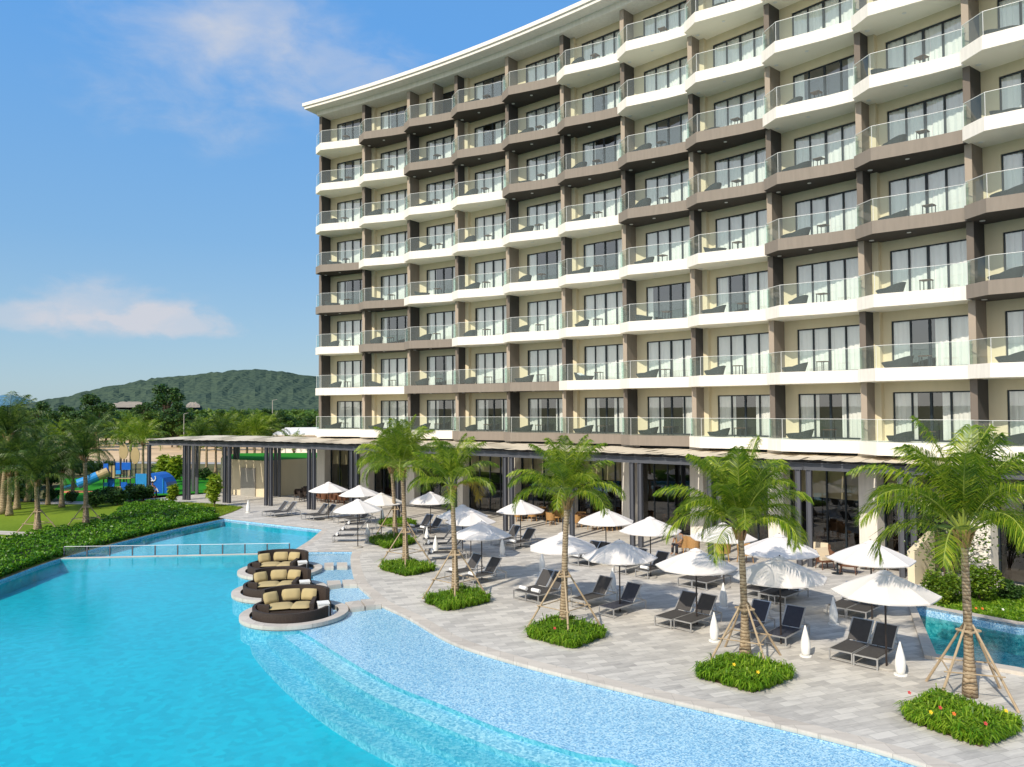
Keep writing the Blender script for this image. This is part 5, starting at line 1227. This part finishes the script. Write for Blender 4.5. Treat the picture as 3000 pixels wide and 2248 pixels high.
# ------------------------------------------------------------------ terrace wall, dining furniture
lw = empty('low_wall'); tag(lw, 'sloping beige garden wall behind the brown armchairs', 'wall')
a, b_ = ZI(1300, 1420), fp(9.5, 1.8, 0)
mb = MB(); a = Vector((a.x, a.y, 0)); d = (b_-a).normalized(); nrm = Vector((-d.y, d.x, 0))*.14
mb.hexa([a-nrm, b_-nrm, b_+nrm, a+nrm, a-nrm+Vector((0, 0, 1.35)), b_-nrm+Vector((0, 0, 1.95)), b_+nrm+Vector((0, 0, 1.95)), a+nrm+Vector((0, 0, 1.35))]); mb.build('wall_body', BEIGE, lw)
def make_chair(m, cush=None, wide=1.0):
    r_ = empty('wicker_chair'); mb = MB(); n = 14; W = .30*wide
    for j, (z, f_) in enumerate(((.30, .92), (.5, 1.0), (.76, 1.06))):
        for i in range(n+1):
            a = R(-20+220*i/n); mb.v.append((W*f_*math.cos(a), .27*f_*math.sin(a), z-(.10 if j == 2 and (i < 3 or i > n-3) else 0)))
    for j in range(2):
        for i in range(n): mb.f.append((j*(n+1)+i, j*(n+1)+i+1, (j+1)*(n+1)+i+1, (j+1)*(n+1)+i)); mb.m.append(0)
    bk_ = mb.build('backrest', m, r_); so_ = bk_.modifiers.new('s', 'SOLIDIFY'); so_.thickness = .035
    mb = MB(); pts = [(W*.93*math.cos(2*math.pi*i/16), .27*math.sin(2*math.pi*i/16)-.02) for i in range(16)]; mb.prism(pts, .30, .38); mb.build('seat', m, r_)
    for sx in (-1, 1):
        for sy in (-1, 1):
            mb = MB(); mb.tube([(sx*W*.62, sy*.17, .30), (sx*W*.72, sy*.20, 0)], [.022, .016], 6); mb.build('leg', m, r_)
    if cush:
        mb = MB(); mb.box(-W*.8, W*.8, -.25, .17, .382, .50); mb.build('seat_cushion', cush, r_)
        mb = MB(); mb.hexa([(-W*.75, .10, .502), (W*.75, .10, .502), (W*.75, .22, .502), (-W*.75, .22, .502), (-W*.7, .17, .80), (W*.7, .17, .80), (W*.7, .25, .80), (-W*.7, .25, .80)]); mb.build('back_cushion', cush, r_)
    return r_
def make_dtable(m, w_=.8):
    r_ = empty('dining_table'); mb = MB(); mb.box(-w_/2, w_/2, -w_/2, w_/2, .70, .74); mb.build('tabletop', m, r_); mb = MB(); mb.tube([(0, 0, .02), (0, 0, .698)], .035, 8); mb.lathe([(0, .03), (.24, .02), (.24, 0)], 14); mb.build('pedestal', FRAME, r_); return r_
ch = [make_chair(WICKER), make_chair(WICKERD, CREAM, 1.35), make_chair(RATTAN), make_chair(WICKERD)]; cu = [0]*4; tb = make_dtable(WOODT); tb2 = make_dtable(CONC, .7); tu = [0, 0]
def put_chair(k, x, y, rz, s_, lab, grp):
    o = ch[k] if not cu[k] else copy_tree(ch[k]); cu[k] = 1; o.location = (x, y, .002 if grp.find('inside') < 0 else .016); o.rotation_euler = (0, 0, rz); o.scale = (s_,)*3; tag(o, lab, 'chair', grp)
def put_table(k, x, y, rz, lab, grp, z=.002):
    s_ = (tb, tb2)[k]; o = s_ if not tu[k] else copy_tree(s_); tu[k] = 1; o.location = (x, y, z); o.rotation_euler = (0, 0, rz); tag(o, lab, 'table', grp)
hc = [(320, 905), (345, 890), (440, 905), (510, 890), (590, 935), (640, 915), (800, 955), (830, 935), (930, 975), (1000, 965), (1050, 985), (1110, 975)]
for i, (x, y) in enumerate(hc):
    p = ZH(x, y); put_chair(0, p.x, p.y, fh(5)+(.2 if i % 2 else math.pi-.3), 1.05, 'honey wicker dining chair under the pergola, %s from the left' % ORD[i], 'honey wicker dining chairs')
for i, (x, y) in enumerate(((390, 880), (560, 900), (720, 925), (880, 945), (1080, 960))):
    p = ZH(x, y); put_table(0, p.x, p.y, fh(5), 'dark square dining table among honey wicker chairs, %s from the left' % ORD[i], 'dark dining tables')
for i, (x, y, rz) in enumerate(((1660, 1175, 2.2), (1740, 1180, 2.3), (1985, 1225, 2.9), (2165, 1240, .4))):
    p = ZH(x, y); put_chair(0, p.x, p.y, rz, 1.25, 'large honey wicker armchair, %s from the left by the right hand columns' % ORD[i], 'honey wicker armchairs')
for i, (x, y, rz) in enumerate(((600, 1290, .3), (790, 1330, 2.6), (850, 1270, 3.8), (1010, 1300, 3.4), (1180, 1310, 2.4), (560, 1240, -.6))):
    p = ZI(x, y); put_chair(1, p.x, p.y, rz, 1.12, 'brown armchair with cream cushions, %s of the group by the garden wall' % ORD[i], 'brown cushioned armchairs')
p = ZI(700, 1330); put_table(1, p.x, p.y, .3, 'pale low table between the brown armchairs', 'pale tables')
p = ZI(930, 1290); put_table(1, p.x, p.y, .5, 'second pale table right of the brown armchairs', 'pale tables')
for i, (x, y) in enumerate(((65, 730), (105, 745), (140, 715), (120, 700))):
    p = ZD(x, y); put_chair(2, p.x, p.y, i*1.4, 1.1, 'dark rattan chair beside the service block, %s of four' % ORD[i], 'dark rattan chairs')
for i in range(10):
    p = ZD(225+i*26, 742+5*(i % 3)+i*2); put_chair(3, p.x, p.y, i*1.1, 1.0, 'red brown wicker chair behind the furthest umbrellas, %s along the row' % ORD[i], 'red brown wicker chairs')
for i, b in enumerate((1, 2, 3, 3.5, 4, 4.5, 5, 6, 7, 8)):
    q = fp(b+.25, -1.2, 0); put_table(0, q.x, q.y, fh(b), 'dark dining table inside the restaurant, %s from the left' % ORD[i], 'tables inside the restaurant', .016)
    for j, (dn, o_) in enumerate(((.10, -1.2), (.40, -1.2))):
        q = fp(b+dn, o_, 0); put_chair(3, q.x, q.y, fh(b)+(math.pi/2 if j == 0 else -math.pi/2), 1, '%s chair at the %s table inside the restaurant' % (('left', 'right')[j], ORD[i]), 'chairs inside the restaurant')
tb.location = tb.location

# ------------------------------------------------------------------ playground
pg = empty('play_structure', (0, 0, 0)); tag(pg, 'blue ship themed playground tower with tube slide', 'playground')
def pv(x, y, z=0.0): return ZP(x, y, z)
c0 = pv(1430, 1490); D0 = c0.y
def pw(x, y, dy=0):  # point in the vertical plane at the depth of the tower
    Y = D0+dy; u = x/4.422; v = 1100+y/4.422; d = rt*((u-1500)/F_)+up*(-(v-1124)/F_)+fw; k = Y/d.y; return Vector((d.x*k, Y, CZ+d.z*k))
mb = MB(); P = [pw(1400, 1250), pw(1340, 1275, -.2), pw(1255, 1310, -.4)]; mb.tube(P, .42, 14, cap=False); mb.build('tube_slide', TANP, pg)
mb = MB(); P = [pw(1262, 1308, -.4), pw(1130, 1365, -.8), pw(1010, 1410, -1.1)]; mb.tube(P, .44, 14, cap=False); mb.build('tube_slide', BLITE, pg)
mb = MB(); a = pw(1030, 1400, -1.1); b2 = pw(860, 1480, -1.5); n = 8
for i in range(n):
    t0, t1 = R(180+180*i/n), R(180+180*(i+1)/n)
    def q(c, t): return Vector((c.x, c.y+.45*math.cos(t), c.z+.42*math.sin(t)+.1))
    mb.face([q(a, t0), q(b2+Vector((0, 0, .25)), t0), q(b2+Vector((0, 0, .25)), t1), q(a, t1)])
mb.build('slide_chute', BLITE, pg)
for (x0, x1, y0, y1, dy, m, nm) in ((1340, 1400, 1145, 1240, 0, BPLAY, 'side_panel'), (1480, 1560, 1130, 1235, .4, BPLAY, 'side_panel'), (1575, 1690, 1130, 1225, .2, BPLAY, 'side_panel'), (1400, 1480, 1240, 1480, .2, BPLAY, 'side_panel'), (1410, 1440, 1170, 1320, -.1, TANP, 'climbing_bar'), (1455, 1485, 1170, 1330, -.1, TANP, 'climbing_bar'), (1490, 1565, 1440, 1490, .1, TANP, 'step_block'), (1565, 1640, 1385, 1500, -.3, BPLAY, 'side_panel'), (1500, 1560, 1230, 1280, -.1, BLITE, 'window_panel'), (1340, 1395, 1390, 1440, 0, BLITE, 'climbing_panel')):
    A, B = pw(x0, y1, dy), pw(x1, y0, dy); mb = MB(); mb.box(A.x, B.x, A.y, A.y+.12, max(0, A.z), B.z); mb.build(nm, m, pg)
for x in (1345, 1400, 1480, 1560, 1640, 1690):
    A = pw(x, 1130, .35); mb = MB(); mb.tube([(A.x, A.y, 0), (A.x, A.y, A.z+.3)], .06, 8); mb.build('tower_post', STEELD, pg)
A, B = pw(1340, 1330, .2), pw(1690, 1330, .2); mb = MB(); mb.box(A.x, B.x, A.y, A.y+1.6, A.z-.1, A.z); mb.build('platform', TANP, pg)
# round sail-like discs above the tower
for (x, y, w_, h_, nm) in ((1598, 985, 58, 100, 'sail_disc'), (1750, 1040, 55, 110, 'sail_disc')):
    C_ = pw(x, y, .8); A = pw(x-w_, y-h_, .8); rx, rz_ = C_.x-A.x, A.z-C_.z; mb = MB(); n = 20
    pts = [(C_.x+rx*math.cos(2*math.pi*i/n), C_.z+rz_*math.sin(2*math.pi*i/n)) for i in range(n)]
    b0 = len(mb.v); mb.v += [(p[0], C_.y, p[1]) for p in pts]+[(p[0], C_.y+.1, p[1]) for p in pts]; mb.f.append(tuple(range(n))); mb.m.append(0); mb.f.append(tuple(range(2*n-1, n-1, -1))); mb.m.append(0)
    for i in range(n): mb.f.append((i, i+n, (i+1) % n+n, (i+1) % n)); mb.m.append(0)
    mb.build(nm, TANP, pg)
    mb = MB(); mb.tube([(C_.x, C_.y+.15, 0), (C_.x, C_.y+.15, C_.z)], .06, 8); mb.build('mast', STEELD, pg)
mb = MB()
A = pv(790, 1510); pts = [(A.x+1.7*math.cos(2*math.pi*i/20)+1.2, A.y+1.0*math.sin(2*math.pi*i/20)) for i in range(20)]; mb.prism(pts, .0, .012); tag(mb.build('slide_mat', PINK), 'orange landing mat at the foot of the slide', 'mat')
# blue hull with anchors
hl = empty('play_hull'); tag(hl, 'curved blue play hull painted with white anchors by the pergola', 'playground')
D1 = pv(2050, 1530).y
def ph(x, y, dy=0):
    Y = D1+dy; u = x/4.422; v = 1100+y/4.422; d = rt*((u-1500)/F_)+up*(-(v-1124)/F_)+fw; k = Y/d.y; return Vector((d.x*k, Y, CZ+d.z*k))
out_ = [(1925, 1535), (1925, 1290), (1960, 1268), (2010, 1268), (2060, 1290), (2110, 1330), (2150, 1390), (2165, 1450), (2165, 1535)]
fr1 = [ph(*p) for p in out_]; mb = MB(); n = len(fr1); b0 = 0
mb.v += [tuple(p) for p in fr1]+[(p.x+.2, p.y+1.6, p.z) for p in fr1]; mb.f.append(tuple(range(n))); mb.m.append(0); mb.f.append(tuple(range(2*n-1, n-1, -1))); mb.m.append(0)
for i in range(n): mb.f.append((i, i+n, (i+1) % n+n, (i+1) % n)); mb.m.append(0)
mb.build('hull_panel', BPLAY, hl)
def stroke(pts, w_=.05): 
    mb = MB(); P = [ph(*p, -.03) for p in pts]; mb.tube(P, w_, 6); return mb
arc = [(1985+48*math.cos(R(t)), 1322+52*math.sin(R(t))) for t in range(-20, 181, 20)]
mb = stroke([(1945, 1375), (1960, 1368), (1985, 1375), (2008, 1360), (2018, 1335), (2010, 1305)]); mb.build('anchor_emblem', LAMPW, hl)
mb = stroke([(1932, 1300), (1960, 1330), (1985, 1372)]); mb.build('anchor_emblem', LAMPW, hl)
mb = stroke([(1925, 1325), (1945, 1315), (1952, 1295)]); mb.build('anchor_emblem', LAMPW, hl)
mb = stroke([(1990, 1460), (2015, 1455), (2035, 1475), (2050, 1510)]); mb.build('anchor_emblem', LAMPW, hl)
mb = stroke([(2113, 1340), (2113, 1525)], .06); mb.build('light_stripe', BLITE, hl)
for i in range(5):
    x = 1770+i*28; A = ph(x, 1275, -.2); mb = MB(); mb.box(A.x-.09, A.x+.09, A.y, A.y+.08, 0, A.z); mb.build('play_fence_board', BLITE, hl)
A, B = ph(1640, 1535, -.15), ph(1900, 1400, -.15); mb = MB(); mb.box(A.x, B.x, A.y, A.y+.1, 0, B.z); mb.build('low_panel', BPLAY, hl)

# ------------------------------------------------------------------ people
def make_person(pose, shirt, trousers, name='person'):
    r_ = empty(name)
    V = dict(pelvis=(0, 0, .47), spine=(0, -.03, .68), chest=(0, -.06, .88), neck=(0, -.08, 1.02), head0=(0, -.10, 1.10), head1=(0, -.11, 1.24),
             hl=(-.09, .02, .46), kl=(-.13, -.42, .48), fl=(-.13, -.44, .08), tl=(-.14, -.58, .04), hr=(.09, .02, .46), kr=(.13, -.40, .50), fr=(.12, -.36, .08), tr=(.12, -.5, .04),
             sl=(-.18, -.06, .95), el=(-.25, -.18, .72), wl=(-.16, -.36, .58), sr=(.18, -.06, .95), er=(.25, -.20, .72), wr=(.14, -.38, .58))
    Rd = dict(pelvis=.13, spine=.12, chest=.13, neck=.055, head0=.08, head1=.09, hl=.09, kl=.065, fl=.045, tl=.035, hr=.09, kr=.065, fr=.045, tr=.035, sl=.065, el=.045, wl=.035, sr=.065, er=.045, wr=.035)
    Ed = [('pelvis', 'spine'), ('spine', 'chest'), ('chest', 'neck'), ('neck', 'head0'), ('head0', 'head1'), ('pelvis', 'hl'), ('hl', 'kl'), ('kl', 'fl'), ('fl', 'tl'), ('pelvis', 'hr'), ('hr', 'kr'), ('kr', 'fr'), ('fr', 'tr'), ('chest', 'sl'), ('sl', 'el'), ('el', 'wl'), ('chest', 'sr'), ('sr', 'er'), ('er', 'wr')]
    ks = list(V); me = bpy.data.meshes.new('body'); me.from_pydata([V[k] for k in ks], [(ks.index(a), ks.index(b)) for a, b in Ed], []); me.materials.append(SKIN)
    o = bpy.data.objects.new('body', me); link(o, r_)
    sk = o.modifiers.new('skin', 'SKIN'); lay = me.skin_vertices[0] if me.skin_vertices else None
    if lay is None:
        bpy.context.view_layer.objects.active = o; 
    if me.skin_vertices:
        for i, k in enumerate(ks): me.skin_vertices[0].data[i].radius = (Rd[k], Rd[k]); me.skin_vertices[0].data[i].use_root = (k == 'pelvis')
    ss = o.modifiers.new('sub', 'SUBSURF'); ss.levels = 1; ss.render_levels = 2
    # clothing shells
    mb = MB(); mb.tube([(0, 0, .44), (0, -.03, .66), (0, -.06, .88), (0, -.075, .99)], [.15, .145, .165, .08], 12)
    for s_ in (-1, 1): mb.tube([(s_*.14, -.06, .95), (s_*.24, -.17, .75)], [.075, .06], 8)
    mb.build('shirt', shirt, r_, smooth=True)
    mb = MB()
    for s_ in (-1, 1): mb.tube([(s_*.08, .04, .46), (s_*.13, -.41, .49), (s_*.13, -.42, .30), (s_*.13, -.43, .12)], [.105, .085, .07, .06], 10)
    mb.build('trousers', trousers, r_, smooth=True)
    mb = MB(); mb.lathe([(.0, .115), (.05, .105), (.09, .06), (.10, 0), (.095, -.05)], 12, 0, (0, -.085, 1.235)); mb.build('hair', HAIR, r_, smooth=True)
    return r_
def make_stool():
    r_ = empty('stool'); mb = MB(); mb.lathe([(0, .40), (.20, .40), (.2, .36), (.17, .34)], 14); mb.build('seat', FRAME, r_)
    for i in range(3):
        a = i*2.09+.5; mb = MB(); mb.tube([(.1*math.cos(a), .1*math.sin(a), .35), (.17*math.cos(a), .17*math.sin(a), 0)], .015, 6); mb.build('leg', FRAME, r_)
    return r_
p = pv(1965, 1585); o = make_person(0, SHIRT, TROUS); o.location = (p.x, p.y, .03); o.rotation_euler = (0, 0, R(60)); tag(o, 'person in pale red shirt and dark trousers sitting by the blue hull', 'person')
o = make_stool(); o.location = (p.x, p.y, 0); tag(o, 'small dark stool under the person by the pergola end', 'stool')
p = ZH(1645, 1182); o = make_person(0, paint('grey_shirt', (.18, .17, .16), .8), TROUS); o.location = (p.x, p.y+.1, .05); o.rotation_euler = (0, 0, R(180+126)); tag(o, 'dark haired person sitting in a honey wicker armchair', 'person')

# ------------------------------------------------------------------ far buildings and pole
wh = empty('warehouse'); A = ((1780/2.2112)-1500)/F_*120; B = ((2120/2.2112)-1500)/F_*120
tag(wh, 'long low white warehouse roof behind the palm row', 'warehouse')
mb = MB(); mb.box(A, B+30, 120, 135, -.02, 3.2); mb.build('wall', WHITE, wh); mb = MB(); mb.hexa([(A-.5, 119.5, 3.2), (B+30, 119.5, 3.2), (B+30, 127.5, 4.1), (A-.5, 127.5, 4.1), (A-.5, 119.5, 3.35), (B+30, 119.5, 3.35), (B+30, 127.5, 4.25), (A-.5, 127.5, 4.25)]); mb.build('roof', WHITE, wh)
for i, (u, v0, dd, h_, lab) in enumerate(((1192, 520, 125, 6.6, 'pale utility pole before the dark wood'), (1765, 450, 118, 8.6, 'slim pale street lamp behind the palm row'))):
    x = ((u/2.2112)-1500)/F_*dd; lp = empty('street_lamp', (x, dd, 0)); tag(lp, lab, 'street lamp')
    mb = MB(); mb.tube([(0, 0, 0), (0, 0, h_)], [.09, .05], 8); mb.build('pole', CONC, lp); mb = MB(); mb.tube([(0, 0, h_), (.7, 0, h_+.15)], .025, 6); mb.build('arm', CONC, lp)
sc.render.film_transparent = False
